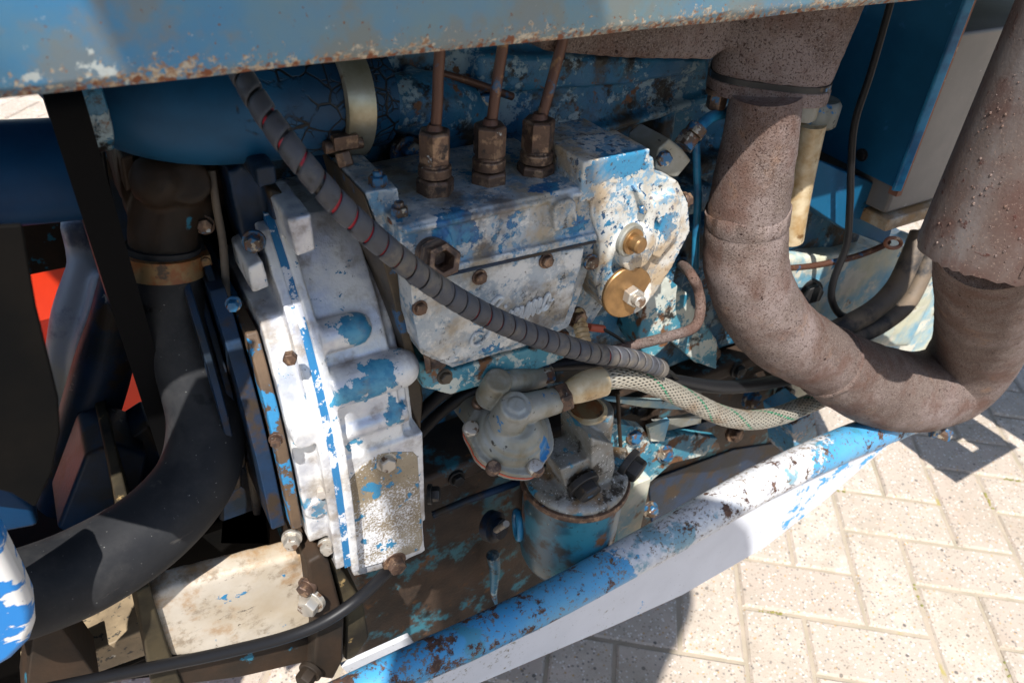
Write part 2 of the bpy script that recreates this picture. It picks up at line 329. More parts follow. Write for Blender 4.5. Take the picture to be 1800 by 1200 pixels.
m_bluebolt = M('blue_bolt', S(30, 88, 126), 0.42, 0.1, grain=(300, 0.5), bump=0.5, layers=[dict(col=S(84, 66, 52), s=70, th=0.50, soft=0.04, r=0.6, m=0.3, seed=8), dict(col=S(150, 140, 124), s=120, th=0.57, soft=0.02, r=0.4, m=0.4), dict(col=S(104, 68, 46), s=140, th=0.60, soft=0.03, r=0.7, seed=4)])
m_steelbolt = M('steel_bolt', S(176, 170, 160), 0.35, 0.6, grain=(400, 0.3), layers=[dict(col=S(96, 74, 56), s=120, th=0.58, soft=0.04, r=0.7, m=0.2)])
m_injpipe = M('copper_brown_pipe', S(92, 62, 48), 0.5, 0.4, grain=(400, 0.4), layers=[dict(col=S(36, 78, 110), s=60, th=0.60, soft=0.03, m=0), dict(col=S(132, 96, 66), s=120, th=0.62, soft=0.05)])
m_rubber = M('black_rubber', S(28, 29, 32), 0.62, spec=0.2, var=(S(40, 41, 43), 14, 0.2), grain=(120, 0.6), bump=0.35, layers=[dict(col=S(62, 61, 60), s=18, det=9, nr=0.7, th=0.56, soft=0.12, a=0.55, r=0.8), dict(col=S(130, 130, 126), s=420, det=3, th=0.725, soft=0.02), dict(col=S(14, 14, 15), s=34, th=0.675, soft=0.03, seed=77, r=0.4), dict(col=S(78, 74, 70), s=30, det=9, th=0.66, soft=0.02, st=(1, 1, 4), seed=12, a=0.5)])
m_belt = M('belt_rubber', S(13, 13, 14), 0.7, spec=0.08, grain=(200, 0.3))
m_fanblack = M('fan_black', S(11, 11, 11), 0.75, spec=0.06, var=(S(18, 16, 14), 20, 0.2), grain=(150, 0.4))
m_wrap = M('grey_spiral_wrap', S(70, 72, 78), 0.5, var=(S(62, 63, 67), 30, 0.2), grain=(200, 0.15), bump=0.25, spec=0.3, layers=[dict(col=S(110, 102, 90), s=40, det=8, th=0.60, soft=0.08, a=0.65, g=('X', 0.2, 0.35, 0.1)), dict(col=S(48, 46, 44), s=120, det=9, th=0.64, soft=0.05, a=0.7)])
m_redwire = M('red_cable', S(170, 24, 44), 0.4, grain=(100, 0.1), layers=[dict(col=S(10, 10, 11), s=34, det=3, th=0.50, soft=0.03)])
m_cable = M('black_cable', S(26, 26, 28), 0.45, spec=0.25, grain=(120, 0.1), bump=0.2)
m_braid = M('braided_steel', S(166, 160, 146), 0.36, 0.4, grain=(300, 0.2), layers=[dict(col=S(120, 92, 60), s=26, det=8, th=0.57, soft=0.08, a=0.7, m=0.1), dict(col=S(80, 74, 66), s=60, det=9, th=0.62, soft=0.05, a=0.7)])
m_braidcore = M('braid_core', S(24, 24, 22), 0.7)
m_green = M('green_tracer', S(30, 120, 86), 0.5)
m_cream = M('cream_fitting', S(206, 190, 158), 0.42, 0.1, var=(S(170, 138, 92), 60, 0.2), grain=(200, 0.3), layers=[dict(col=S(120, 88, 50), s=60, th=0.64, soft=0.06)])
m_axle = M('cream_frame_paint', S(188, 178, 163), 0.5, var=(S(168, 152, 128), 16, 0.2), grain=(160, 0.3), layers=[
    dict(col=S(150, 110, 60), s=22, det=9, nr=0.7, th=0.60, soft=0.09, g=('Z', 0.56, 0.62, 0.12), r=0.7, a=0.85), dict(col=S(120, 104, 84), s=40, det=10, nr=0.75, th=0.58, soft=0.06, a=0.7, seed=52), dict(col=S(44, 36, 28), s=30, det=11, nr=0.8, th=0.63, soft=0.02, seed=72, st=(0.5, 1, 1.6)), dict(col=S(60, 48, 34), s=80, det=9, th=0.70, soft=0.02, r=0.8),
    dict(col=S(38, 118, 160), s=28, det=9, th=0.665, soft=0.01, g=('Z', 0.58, 0.50, 0.06), h=0.5)])
m_beam = M('rail_paint', S(54, 138, 188), 0.4, var=(S(84, 148, 180), 12, 0.2), grain=(200, 0.15), bump=0.5, layers=[
    dict(col=S(200, 200, 200), col2=S(184, 186, 190), s=11, det=10, nr=0.66, th=0.63, soft=0.012, r=0.5, h=-0.6, n2=(130, 0.2), g=[('X', 0.31, 0.40, 0.36), ('X', 0.55, 0.66, -0.33)]),
    dict(col=S(60, 128, 146), s=22, det=9, th=0.60, soft=0.03, r=0.45, seed=22, a=0.75),
    dict(col=S(92, 64, 50), col2=S(58, 40, 34), s=44, det=11, nr=0.76, th=0.572, soft=0.02, r=0.85, h=-0.4, seed=12, g=('X', 0.38, 0.12, 0.04)),
    dict(col=S(104, 84, 60), s=240, det=7, nr=0.7, th=0.585, soft=0.03, seed=36, a=0.85, n2=(24, 0.4)), dict(col=S(40, 36, 34), s=330, det=4, th=0.69, soft=0.02, seed=37)])
m_plate = M('rail_plate_paint', S(204, 206, 212), 0.5, var=(S(190, 192, 198), 8, 0.2), grain=(160, 0.3), layers=[
    dict(col=S(60, 146, 200), s=20, det=11, nr=0.66, th=0.70, soft=0.008, h=0.7, n2=(150, 0.2), g=('X', 0.5, 0.72, 0.13)),
    dict(col=S(112, 104, 78), s=160, det=10, nr=0.75, th=0.69, soft=0.05, n2=(24, 0.35), g=('X', 0.45, 0.15, 0.1)), dict(col=S(60, 116, 150), s=90, det=10, nr=0.72, th=0.70, soft=0.01, seed=6), dict(col=S(70, 64, 58), s=360, det=5, th=0.70, soft=0.02, seed=16)])
m_corner = M('corner_paint', S(206, 204, 200), 0.45, grain=(160, 0.15), layers=[dict(col=S(28, 116, 184), s=9, det=9, th=0.60, soft=0.008, st=(2.4, 2.4, 6.5), h=0.6, g=[('Z', 0.73, 0.80, 0.22), ('X', -0.08, -0.11, 0.16)]), dict(col=S(70, 50, 40), s=140, th=0.71, soft=0.02)])
m_panel = M('dash_panel_paint', S(14, 76, 110), 0.55, spec=0.25,  var=(S(22, 90, 126), 12, 0.2), grain=(80, 0.1), layers=[dict(col=S(12, 30, 48), s=34, det=8, th=0.665, soft=0.03, r=0.6), dict(col=S(60, 120, 170), s=44, th=0.68, soft=0.06, a=0.6, seed=4)])
m_boxgrey = M('grey_box_paint', S(122, 114, 106), 0.5, var=(S(106, 100, 94), 16, 0.2), grain=(120, 0.15), layers=[dict(col=S(180, 176, 166), s=90, th=0.70, soft=0.02), dict(col=S(110, 70, 46), s=50, th=0.70, soft=0.03)])
m_copperedge = M('rusty_edge', S(132, 84, 60), 0.7, grain=(300, 0.5), layers=[dict(col=S(190, 160, 130), s=80, th=0.6, soft=0.05)])
m_bluepipe = M('deep_blue_paint', S(9, 56, 92), 0.45, spec=0.2, var=(S(7, 42, 74), 14, 0.2), grain=(90, 0.1))
m_skyblue = M('sky_blue_paint', S(40, 130, 170), 0.4, grain=(100, 0.2), layers=[dict(col=S(30, 90, 130), s=30, th=0.55, soft=0.1)])
m_orange = M('orange_paint', S(226, 60, 22), 0.4, var=(S(206, 48, 20), 6, 0.2), grain=(60, 0.1))
m_greyarm = M('grey_arm_paint', S(150, 156, 170), 0.45, var=(S(176, 166, 146), 9, 0.12), grain=(100, 0.4), layers=[dict(col=S(70, 80, 104), s=12, th=0.56, soft=0.06)])
m_dusty = M('dusty_hose', S(84, 76, 68), 0.7, var=(S(116, 100, 82), 16, 0.2), grain=(200, 0.3), layers=[dict(col=S(40, 40, 42), s=20, th=0.56, soft=0.08)])
m_redgasket = M('red_gasket', S(176, 84, 60), 0.6)
m_plug = M('black_plug', S(34, 33, 33), 0.45, 0.2, grain=(260, 0.4), layers=[dict(col=S(60, 110, 150), s=80, th=0.66, soft=0.03), dict(col=S(80, 66, 52), s=90, th=0.66, soft=0.05)])
m_clamp = M('silver_clamp', S(170, 164, 146), 0.36, 0.7, var=(S(140, 130, 104), 40, 0.2), grain=(300, 0.3), layers=[dict(col=S(96, 76, 50), s=60, th=0.66, soft=0.05, m=0.2)])
m_rustclamp = M('rusty_clamp', S(128, 104, 70), 0.55, 0.4, grain=(300, 0.5), layers=[dict(col=S(120, 68, 26), s=60, th=0.5, soft=0.08, m=0), dict(col=S(60, 46, 32), s=90, th=0.6, soft=0.05, m=0)])
m_flange = M('brown_flange', S(58, 44, 33), 0.6, spec=0.2, var=(S(40, 34, 28), 24, 0.2), grain=(220, 0.6), layers=[dict(col=S(44, 104, 124), s=26, det=8, th=0.635, soft=0.015, h=0.4)])
m_frame = M('dark_frame', S(36, 33, 28), 0.65, spec=0.15, var=(S(70, 62, 46), 26, 0.2), grain=(200, 0.6), layers=[dict(col=S(150, 126, 86), s=70, th=0.66, soft=0.04)])
m_framesun = M('sunlit_frame', S(150, 132, 104), 0.6, var=(S(110, 96, 76), 30, 0.2), grain=(200, 0.6), layers=[dict(col=S(60, 56, 50), s=160, th=0.60, soft=0.03), dict(col=S(196, 190, 176), s=60, th=0.64, soft=0.03, seed=8)])  # paler copy of the frame colour, standing in for sunlit steel
m_bluestripe = M('blue_seam_paint', S(34, 104, 150), 0.4, grain=(200, 0.4), layers=[dict(col=S(196, 198, 204), s=60, det=11, nr=0.72, th=0.53, soft=0.01, h=-0.6)])
m_brownstrip = M('brown_blue_edge', S(98, 78, 58), 0.6, var=(S(70, 56, 44), 30, 0.2), grain=(220, 0.5), layers=[dict(col=S(40, 116, 160), s=26, det=10, nr=0.68, th=0.52, soft=0.01, h=0.5)])

def elbow_mat():
    m = M('cracked_elbow_paint', S(14, 72, 106), 0.5, spec=0.3, var=(S(7, 42, 68), 14, 0.2), grain=(120, 0.1), bump=0.6); t = MT['cracked_elbow_paint']
    v = t.n('ShaderNodeTexVoronoi', feature='DISTANCE_TO_EDGE'); v.inputs['Scale'].default_value = 70; v.inputs['Randomness'].default_value = 1
    ad = t.n('ShaderNodeVectorMath', operation='ADD'); t.l(t.vec(), ad.inputs[0])
    nz = t.n('ShaderNodeTexNoise'); nz.inputs['Scale'].default_value = 60; sc = t.n('ShaderNodeVectorMath', operation='SCALE'); t.l(nz.outputs['Color'], sc.inputs[0]); sc.inputs['Scale'].default_value = 0.006
    t.l(t.geo.outputs['Position'], nz.inputs['Vector']); t.l(sc.outputs[0], ad.inputs[1]); t.l(ad.outputs[0], v.inputs['Vector'])
    v2 = t.n('ShaderNodeTexVoronoi', feature='DISTANCE_TO_EDGE'); v2.inputs['Scale'].default_value = 190; t.l(ad.outputs[0], v2.inputs['Vector'])
    l2 = t.math('MULTIPLY', t.math('SUBTRACT', 1.0, t.step(v2.outputs[0], 0.05, 0.03)), t.step(t.noise(45, 4, 0.6, seed=9), 0.54, 0.05))
    wd = t.math('MULTIPLY', t.noise(70, 3, 0.6, seed=14), 0.075)
    sub_ = t.math('SUBTRACT', v.outputs[0], wd)
    line = t.math('MAXIMUM', t.math('SUBTRACT', 1.0, t.step(sub_, 0.0, 0.018)), l2)
    zone = t.step(t.math('ADD', t.noise(40, 4, 0.6, seed=3), t.math('MULTIPLY', t.grad('X', 0.06, 0.17), 0.5)), 0.72, 0.06)
    k = t.math('MULTIPLY', line, zone)
    t.l(t.mix(k, t.col, S(16, 15, 16)), t.b.inputs['Base Color'])
    t.l(t.math('SUBTRACT', t.H, k), t.bp.inputs['Height']); return m
m_elbow = elbow_mat()
def paver_mat():
    t = NT('paver_concrete'); oi = t.n('ShaderNodeObjectInfo')
    base = t.mix(oi.outputs['Random'], S(172, 156, 142), S(194, 180, 166))
    base = t.mix(t.step(t.noise(26, 5, 0.6), 0.5, 0.2), base, S(168, 157, 143))
    v = t.n('ShaderNodeTexVoronoi'); v.inputs['Scale'].default_value = 210; t.l(t.vec(), v.inputs['Vector'])
    sp = t.n('ShaderNodeSeparateColor'); t.l(v.outputs['Color'], sp.inputs[0])
    for th, c, ch in ((0.72, S(206, 199, 189), 0), (0.82, S(152, 138, 122), 1), (0.93, S(122, 116, 110), 2), (0.965, S(176, 144, 98), 1)):
        mk = t.math('MULTIPLY', t.step(sp.outputs[ch], th, 0.01), t.step(t.math('SUBTRACT', 1.0, v.outputs['Distance']), 0.62, 0.06))
        base = t.mix(mk, base, c)
    v2 = t.n('ShaderNodeTexVoronoi'); v2.inputs['Scale'].default_value = 90; t.l(t.vec(seed=3), v2.inputs['Vector'])
    sp2 = t.n('ShaderNodeSeparateColor'); t.l(v2.outputs['Color'], sp2.inputs[0])
    mk = t.math('MULTIPLY', t.step(sp2.outputs[0], 0.955, 0.01), t.step(t.math('SUBTRACT', 1.0, v2.outputs['Distance']), 0.72, 0.06))
    base = t.mix(mk, base, S(104, 98, 92))
    base = t.mix(t.math('MULTIPLY', t.step(t.noise(5, 6, 0.65, seed=40), 0.58, 0.12), 0.45), base, S(150, 138, 120))
    pit = t.step(t.noise(240, 3, 0.6), 0.66, 0.04); base = t.mix(pit, base, S(140, 124, 106))
    t.l(base, t.b.inputs['Base Color']); t.b.inputs['Roughness'].default_value = 0.9; t.b.inputs['Specular IOR Level'].default_value = 0.2
    bp = t.n('ShaderNodeBump'); bp.inputs['Strength'].default_value = 0.6; bp.inputs['Distance'].default_value = 0.002
    t.l(t.math('SUBTRACT', t.noise(300, 4, 0.7), pit), bp.inputs['Height']); t.l(bp.outputs[0], t.b.inputs['Normal']); return t.m
m_paver = paver_mat()
m_sand = M('joint_sand', S(164, 151, 134), 0.95, var=(S(146, 137, 118), 20, 0.2), grain=(600, 1.0), layers=[dict(col=S(150, 138, 60), s=14, th=0.66, soft=0.04, a=0.7)])
m_moss = M('joint_moss', S(140, 130, 70), 0.95, var=(S(110, 112, 60), 60, 0.2), grain=(600, 1.0))
m_jacket = M('dark_cloth', S(34, 38, 48), 0.9); m_skin = M('skin', S(190, 140, 116), 0.55); m_trouser = M('denim', S(40, 50, 74), 0.9)

# ================================================================== ground
ANG = math.radians(-39.2); U = Vector((math.cos(ANG), math.sin(ANG), 0)); V = Vector((U.y, -U.x, 0))   # V points towards the camera
P0 = at(1481, 929, Z=0); PM = 0.1035
g = G(); g.add([(-60, -60, -0.0045), (60, -60, -0.0045), (60, 60, -0.0045), (-60, 60, -0.0045)], [(0, 1, 2, 3)])
ground = build(g, 'ground', m_sand); tag(ground, kind='structure')
def paver_geo(L, W, H=0.06, c=0.004):
    gg = G(); vs = []
    for (dx, dz) in ((0, -H), (0, -c), (c, 0)):
        for x, y in ((-1, -1), (1, -1), (1, 1), (-1, 1)): vs.append(Vector((x*(L/2 - dx), y*(W/2 - dx), dz)))
    fs = [(8, 9, 10, 11)] + [(i*4 + k, i*4 + (k+1) % 4, (i+1)*4 + (k+1) % 4, (i+1)*4 + k) for i in range(2) for k in range(4)]
    return vs, fs
pv, pf = paver_geo(2*PM - 0.0062, PM - 0.0062)
pme = bpy.data.meshes.new('paver'); pme.from_pydata(pv, [], pf); pme.materials.append(m_paver)
cand = []
for a in range(-45, 46):
    for b in range(-45, 46):
        c = (a - b) % 4
        if c == 1: ctr, rz = P0 + U*PM*(a + 1) + V*PM*(b + 0.5), ANG
        elif c == 0: ctr, rz = P0 + U*PM*(a + 0.5) + V*PM*(b + 1), ANG + math.pi/2
        else: continue
        if (ctr - Vector((0.4, 0.9, 0))).length > 3.6: continue
        x, y, z = proj(ctr) if (ctr - EYE).dot(FWD) > 0.1 else (9e9, 9e9, 1)
        sc = 0
        if -150 < x < 1950 and -100 < y < 1320: sc = 1
        if sc and (y > 1130 - 0.52*(x - 720) or (x < 760 and y > 1000) or (x < 400 and y < 420)): sc = 3
        if sc and x > 1380 and y > 640: sc = 4
        cand.append((-sc, z, ctr, rz))
cand.sort(key=lambda q: (q[0], q[1]))
rest = G()
for i, (sc, z, ctr, rz) in enumerate(cand):
    rnd = random.Random(i); dz = rnd.uniform(-0.0018, 0.0012); jr = rnd.uniform(-0.008, 0.008)
    if i < 290:
        o = bpy.data.objects.new('paver', pme); C.objects.link(o); o.parent = ground
        o.location = Vector((ctr.x, ctr.y, dz)) - ground.location
        o.rotation_euler = (rnd.uniform(-0.004, 0.004), rnd.uniform(-0.004, 0.004), rz + jr)
    else:
        R = Matrix.Rotation(rz + jr, 3, 'Z'); rest.add([R @ v + Vector((ctr.x, ctr.y, dz)) for v in pv], pf)
build(rest, 'outer_pavers', m_paver, ground, kind='stuff')

mo = G(); mr0 = random.Random(21)
for (sc, z, ctr, rz) in cand[:200]:
    if mr0.random() > 0.30: continue
    d = Vector((math.cos(rz), math.sin(rz), 0)); e = Vector((-d.y, d.x, 0)); s0_ = mr0.uniform(-0.09, 0.05); sgn = mr0.choice((-1, 1))
    for k in range(mr0.randint(4, 16)):
        p = ctr + d*(s0_ + mr0.uniform(0, 0.045)) + e*(sgn*PM/2 + mr0.uniform(-0.002, 0.002)); mo.ball((p.x, p.y, -0.0045), mr0.uniform(0.0012, 0.0032), 6, (1, 1, 0.9))
build(mo, 'joint_moss', m_moss, ground, kind='stuff')
# ================================================================== bonnet
HY = 0.32; HZ = 0.984
xr = 0.98; xl = -0.42
prof = [(0.350, HZ + 0.004), (0.330, HZ), (HY + 0.002, HZ + 0.0015), (HY, HZ + 0.006), (HY + 0.004, 1.15), (HY + 0.02, 1.30), (0.40, 1.375), (0.585, 1.39), (0.77, 1.375), (0.84, 1.30), (0.85, 1.15), (0.85, HZ + 0.006), (0.82, HZ)]
nx = 24; g = G(); vs = []; fs = []
rr = random.Random(3)
for i in range(nx + 1):
    x = xl + (xr - xl)*i/nx
    for j, (y, z) in enumerate(prof): vs.append((x, y + (rr.uniform(-0.0012, 0.0012) if 2 < j < 11 else 0), z + (rr.uniform(-0.0008, 0.0008) if j < 4 else 0)))
n = len(prof)
for i in range(nx):
    for j in range(n - 1): fs.append((i*n + j, (i+1)*n + j, (i+1)*n + j + 1, i*n + j + 1))
g.add(vs, fs)
bon = thing('bonnet', 'faded blue sheet metal bonnet with a rusty lower lip across the top', 'bonnet', (0.0, 0.585, HZ))
o = build(g, 'side_sheet', m_hood, bon, ang=60); sm = o.modifiers.new('thick', 'SOLIDIFY'); sm.thickness = 0.0025; sm.offset = 1

# ================================================================== radiator and dark underside filler
g = G(); g.span((-0.34, 0.37, 0.47), (-0.25, 0.68, 1.02)); o = build(g, 'radiator', m_fanblack, bevel=0.006); tag(o, 'black radiator core just beyond the left edge, ahead of the fan', 'radiator')
g = G(); g.span((-0.42, 0.50, 0.40), (0.10, 0.80, 0.46)); g.span((-0.42, 0.50, 0.40), (0.10, 0.53, 0.55)); g.span((-0.42, 0.77, 0.40), (0.10, 0.80, 0.43)); o = build(g, 'underside_dark_fill', m_fanblack, bevel=0.004); tag(o, 'added dark filler channel below the fan and hoses', 'support')  # plates added to fill the underside with dark
# ================================================================== engine
eng = thing('engine_block', 'dark blue oily engine block behind the pump and the pipes', 'engine', (0.45, 0.65, 0.3))
g = G(); g.span((0.10, 0.52, 0.50), (0.86, 0.85, 0.93))
for x in (0.30, 0.46, 0.60, 0.72): g.span((x, 0.49, 0.52), (x + 0.016, 0.56, 0.86))
g.span((0.14, 0.495, 0.63), (0.84, 0.56, 0.655)); g.span((0.14, 0.50, 0.78), (0.84, 0.56, 0.80))
for x, z in ((0.40, 0.70), (0.54, 0.72), (0.66, 0.70)): g.cyl((x, 0.47, z), (x, 0.6, z), 0.026)
g.span((0.36, 0.475, 0.56), (0.80, 0.54, 0.74)); g.span((0.44, 0.462, 0.60), (0.50, 0.5, 0.72)); g.span((0.34, 0.468, 0.76), (0.52, 0.52, 0.79))
build(g, 'block_casting', m_block, eng, vox=0.0045, smooth=4, disp=0.003, dsize=0.03)
g = G(); g.span((0.13, 0.475, 0.20), (0.82, 0.84, 0.53)); g.span((0.10, 0.455, 0.53), (0.84, 0.84, 0.553))
for x in (0.33, 0.5): g.span((x, 0.465, 0.36), (x + 0.012, 0.5, 0.53))
build(g, 'sump', m_sump, eng, bevel=0.006, seg=3)
for x in (0.16, 0.235, 0.31, 0.385, 0.46, 0.535, 0.61, 0.685): bolt(eng, 0, 0, 0, 12, m_plug, n=(0, -1, 0), p=(x, 0.453, 0.5415))
g = G(); g.span((-0.01, 0.60, 0.70), (0.10, 0.82, 0.93)); build(g, 'front_dark_block', m_dark, eng, bevel=0.006)  # added dark block covering the sunlit ground behind
# cylinder head and inlet casting
hd = thing('cylinder_head', 'blue flaking cylinder head casting under the bonnet edge', 'cylinder head', (0.4, 0.55, 0.86))
g = G()
g.pp([(640, 60), (1250, 40), (1246, 170), (1180, 206), (1080, 226), (1000, 246), (900, 268), (700, 290), (640, 285)], 0.50, 0.62)
g.pp([(840, 96), (1245, 104), (1242, 128), (1100, 150), (840, 168)], 0.485, 0.55)
g.pp([(1020, 236), (1250, 168), (1252, 182), (1030, 250)], 0.49, 0.52)
build(g, 'head_casting', m_block, hd, vox=0.003, smooth=4, disp=0.003, dsize=0.02)
g = G(); P, R = ptube([(655, 185, 0.475), (700, 182, 0.475), (740, 182, 0.478), (790, 195, 0.485), (830, 235, 0.5), (845, 300, 0.52)], [50, 52, 56, 58, 52, 48])
g.tube(P, R, 24); g.pp([(738, 130), (790, 150), (838, 210), (842, 265), (800, 285), (750, 250)], 0.47, 0.53)
build(g, 'inlet_elbow', m_block, hd, vox=0.0025, smooth=6, disp=0.002, dsize=0.012)
P, R = ptube([(640, 184, 0.475), (738, 184, 0.475)], 50); g = G(); g.tube(P, [R[0], R[0]], 28, sub=1); build(g, 'inlet_stub', m_flange, hd)
bolt(hd, 848, 182, 0.485, 22, m_bluebolt, n=(0, -1, 0.1), label='blue hex bolt with a rust ring'); bolt(hd, 716, 272, 0.48, 26, m_bluebolt, n=(0.3, -1, 0.1))
P, R = ptube([(778, 130, 0.475), (830, 145, 0.475), (900, 170, 0.48)], 7); g = G(); g.tube(P, R, 10); build(g, 'drain_pipe', m_injpipe, hd)

# ================================================================== air hose (cracked blue elbow)
ah = thing('air_hose', 'blue painted rubber air hose with cracked paint under the bonnet', 'hose', at(400, 290, Y=0.47))
g = G(); P, R = ptube([(120, 120, 0.50), (165, 140, 0.48), (240, 172, 0.47), (350, 188, 0.465), (470, 184, 0.465), (580, 176, 0.467), (662, 168, 0.47)], [70, 84, 98, 100, 96, 90, 84])
g.tube(P, R, 40); build(g, 'hose_body', m_elbow, ah)
ax = (P[5] - P[4]).normalized()
g = G(); c = at(598, 176, Y=0.466); r = 94*mpp(c)
g.lathe(c - ax*0.0095, ax, [(r*0.98, 0), (r*1.045, 0.0005), (r*1.02, 0.004), (r*1.02, 0.015), (r*1.045, 0.0185), (r*0.98, 0.019)], 48)
cl = build(g, 'clamp_band', m_clamp, ah, ang=50)
g = G(); q = at(604, 246, Y=0.435); g.box(q, (0.016, 0.012, 0.009)); g.cyl(q + Vector((-0.013, 0, -0.003)), q + Vector((0.012, 0, -0.003)), 0.0042, n=14); g.hexa(q + Vector((-0.003, -0.004, -0.006)), (0.1, -0.5, -1), 0.0055, 0.009)
build(g, 'clamp_screw', m_brass, cl, bevel=0.0008)
g = G(); p = at(150, 165, Y=0.455); g.lathe(p - Vector((0.006, 0, 0)), (1, 0.1, 0), [(0.028, 0), (0.0305, 0.001), (0.0305, 0.01), (0.028, 0.011)], 40); build(g, 'end_ring', m_block, ah)

# ================================================================== left hand side: pipe, belt, fan, coolant hose
g = G(); c0, c1 = at(-160, 318, Y=0.50), at(128, 298, Y=0.50); r = 88*mpp(c1)
g.lathe(c1, (c0 - c1), [(r*0.55, -0.012), (r*0.9, -0.01), (r, -0.004), (r, 0.004), (r, (c0 - c1).length)], 40)
o = build(g, 'coolant_pipe', m_bluepipe); tag(o, 'deep blue cylindrical pipe at the left edge under the bonnet', 'pipe')
g = G(); bw = 0.0085
P = [at(116, 190, Y=0.47), at(112, 170, Y=0.445), at(114, 172, Y=0.425), at(124, 210, Y=0.42), at(160, 330, Y=0.428), at(205, 480, Y=0.44), at(250, 640, Y=0.455), at(292, 790, Y=0.47), at(330, 920, Y=0.485)]
P = [Vector((0.002, p.y, p.z)) for p in P]
P = catmull(P, 8); vs = []; fs = []
for i, p in enumerate(P):
    t = (P[min(i+1, len(P)-1)] - P[max(i-1, 0)]).normalized(); nn = Vector((1, 0, 0)).cross(t).normalized()
    for a, b in ((-bw, 0.0), (-bw*0.55, -0.008), (bw*0.55, -0.008), (bw, 0.0), (bw, 0.0035), (-bw, 0.0035)): vs.append(p + Vector((a, 0, 0)) - nn*b)
for i in range(len(P) - 1):
    for k in range(6): fs.append((i*6 + k, i*6 + (k+1) % 6, (i+1)*6 + (k+1) % 6, (i+1)*6 + k))
fs += [list(range(6)), list(range(len(P)*6 - 6, len(P)*6))]
g.add(vs, fs); o = build(g, 'fan_belt', m_belt, ang=30); tag(o, 'flat black fan belt slanting down past the blue pipe', 'belt')
pts = [(-420, 120), (-30, 120), (-6, 200), (-6, 398), (40, 396), (52, 470), (64, 540), (86, 630), (103, 700), (106, 760), (92, 830), (62, 893), (20, 868), (-420, 760)]  # outline beyond the left edge is added to shade the hose
g = G(); g.pp(pts, 0.302, 0.305); o = build(g, 'shroud_shade_plate', m_fanblack, bevel=0.001, seg=1); tag(o, 'flat black curved shroud plate at the left edge, extended out of view to shade the hose', 'shroud')
fan = thing('cooling_fan', 'black cooling fan in the dark behind the shroud plate', 'fan', (-0.10, 0.58, 0.62)); fc = Vector((-0.12, 0.58, 0.80))
for k in range(4):
    g = G(); R = Matrix.Rotation(math.pi*k/2 + 0.5, 3, 'X'); bl = [Vector((-0.012, -0.03, 0.04)), Vector((0.012, 0.03, 0.04)), Vector((0.016, 0.055, 0.15)), Vector((0.0, 0.0, 0.165)), Vector((-0.016, -0.045, 0.15))]
    g.prism([fc + R @ p for p in bl], R @ Vector((0.002, -0.0006, 0))); build(g, 'blade', m_fanblack, fan)
g = G(); g.lathe(fc + Vector((-0.03, 0, 0)), (1, 0, 0), [(0.05, 0), (0.055, 0.01), (0.055, 0.03), (0.03, 0.05), (0.03, 0.09)], 32); build(g, 'hub', m_fanblack, fan)
lh = thing('coolant_hose', 'thick black rubber coolant hose curving down to the lower left', 'hose', at(150, 1080, Y=0.36))
hp = [(287, 430, 0.478), (292, 500, 0.474), (318, 580, 0.466), (350, 670, 0.452), (364, 750, 0.434), (344, 840, 0.412), (270, 925, 0.392), (160, 995, 0.38), (50, 1040, 0.37), (-80, 1075, 0.36)]
P, R = ptube(hp, [62, 63, 64, 66, 66, 68, 72, 78, 80, 82]); g = G(); g.tube(P, R, 40); build(g, 'hose_body', m_rubber, lh)
g = G(); d = (P[1] - P[0]).normalized(); c = at(288, 458, Y=0.4765); r = 66*mpp(c)
g.lathe(c - d*0.007, d, [(r*0.97, 0), (r*1.06, 0.0006), (r*1.03, 0.003), (r*1.03, 0.012), (r*1.06, 0.0145), (r*0.97, 0.015)], 48); cl = build(g, 'hose_clamp', m_rustclamp, lh, ang=50)
g = G(); q = at(356, 450, Y=0.472); g.box(q, (0.008, 0.016, 0.008)); g.cyl(q - Vector((0, 0.010, 0)), q + Vector((0, 0.012, 0)), 0.0034, n=12); build(g, 'clamp_screw', m_rustclamp, cl, bevel=0.0006)
wp = thing('water_pump', 'grimy dark brown water pump casting above the coolant hose clamp', 'pump', at(290, 430, Y=0.46))
g = G(); P, R = ptube([(289, 445, 0.478), (288, 400, 0.482), (300, 350, 0.49), (330, 300, 0.51)], [58, 58, 66, 80]); g.tube(P, R, 24)
g.pp([(205, 270), (395, 250), (405, 330), (380, 410), (330, 400), (235, 410), (215, 340)], 0.495, 0.6); g.ball(at(275, 320, Y=0.47), 0.016); g.cyl(at(330, 320, Y=0.46), at(330, 320, Y=0.5), 0.014)
g.cyl(at(345, 365, Y=0.475), at(345, 365, Y=0.51), 0.012)
build(g, 'pump_casting', m_flange, wp, vox=0.0025, smooth=5, disp=0.003, dsize=0.015)
g = G(); g.pp([(212, 278), (238, 272), (240, 330), (222, 340)], 0.48, 0.50); build(g, 'rust_lug', m_flange, wp, bevel=0.002)
for (x, y) in ((352, 330), (360, 395)): bolt(wp, x, y, 0.472, 14, m_brass, n=(-0.2, -1, 0.2))
# pulley edges between pump and timing cover
pu = thing('crank_pulley', 'dark ribbed pulley edge beside the timing cover', 'pulley', (0.055, 0.55, 0.6))
g = G()
for k, (x, r) in enumerate(((0.036, 0.125), (0.044, 0.11), (0.052, 0.125), (0.060, 0.10))): g.cyl((x, 0.535, 0.72), (x + 0.005, 0.535, 0.72), r, n=64)
build(g, 'sheaves', m_dark, pu, bevel=0.0012)
g = G(); g.span((-0.5, 0.835, 0.645), (0.02, 0.845, 0.775)); o = build(g, 'far_dark_sheet', m_flange, bevel=0.002); tag(o, 'added dark brown sheet on the far side behind the fan belt', 'panel')  # added dark sheet in front of the sunlit ground beyond
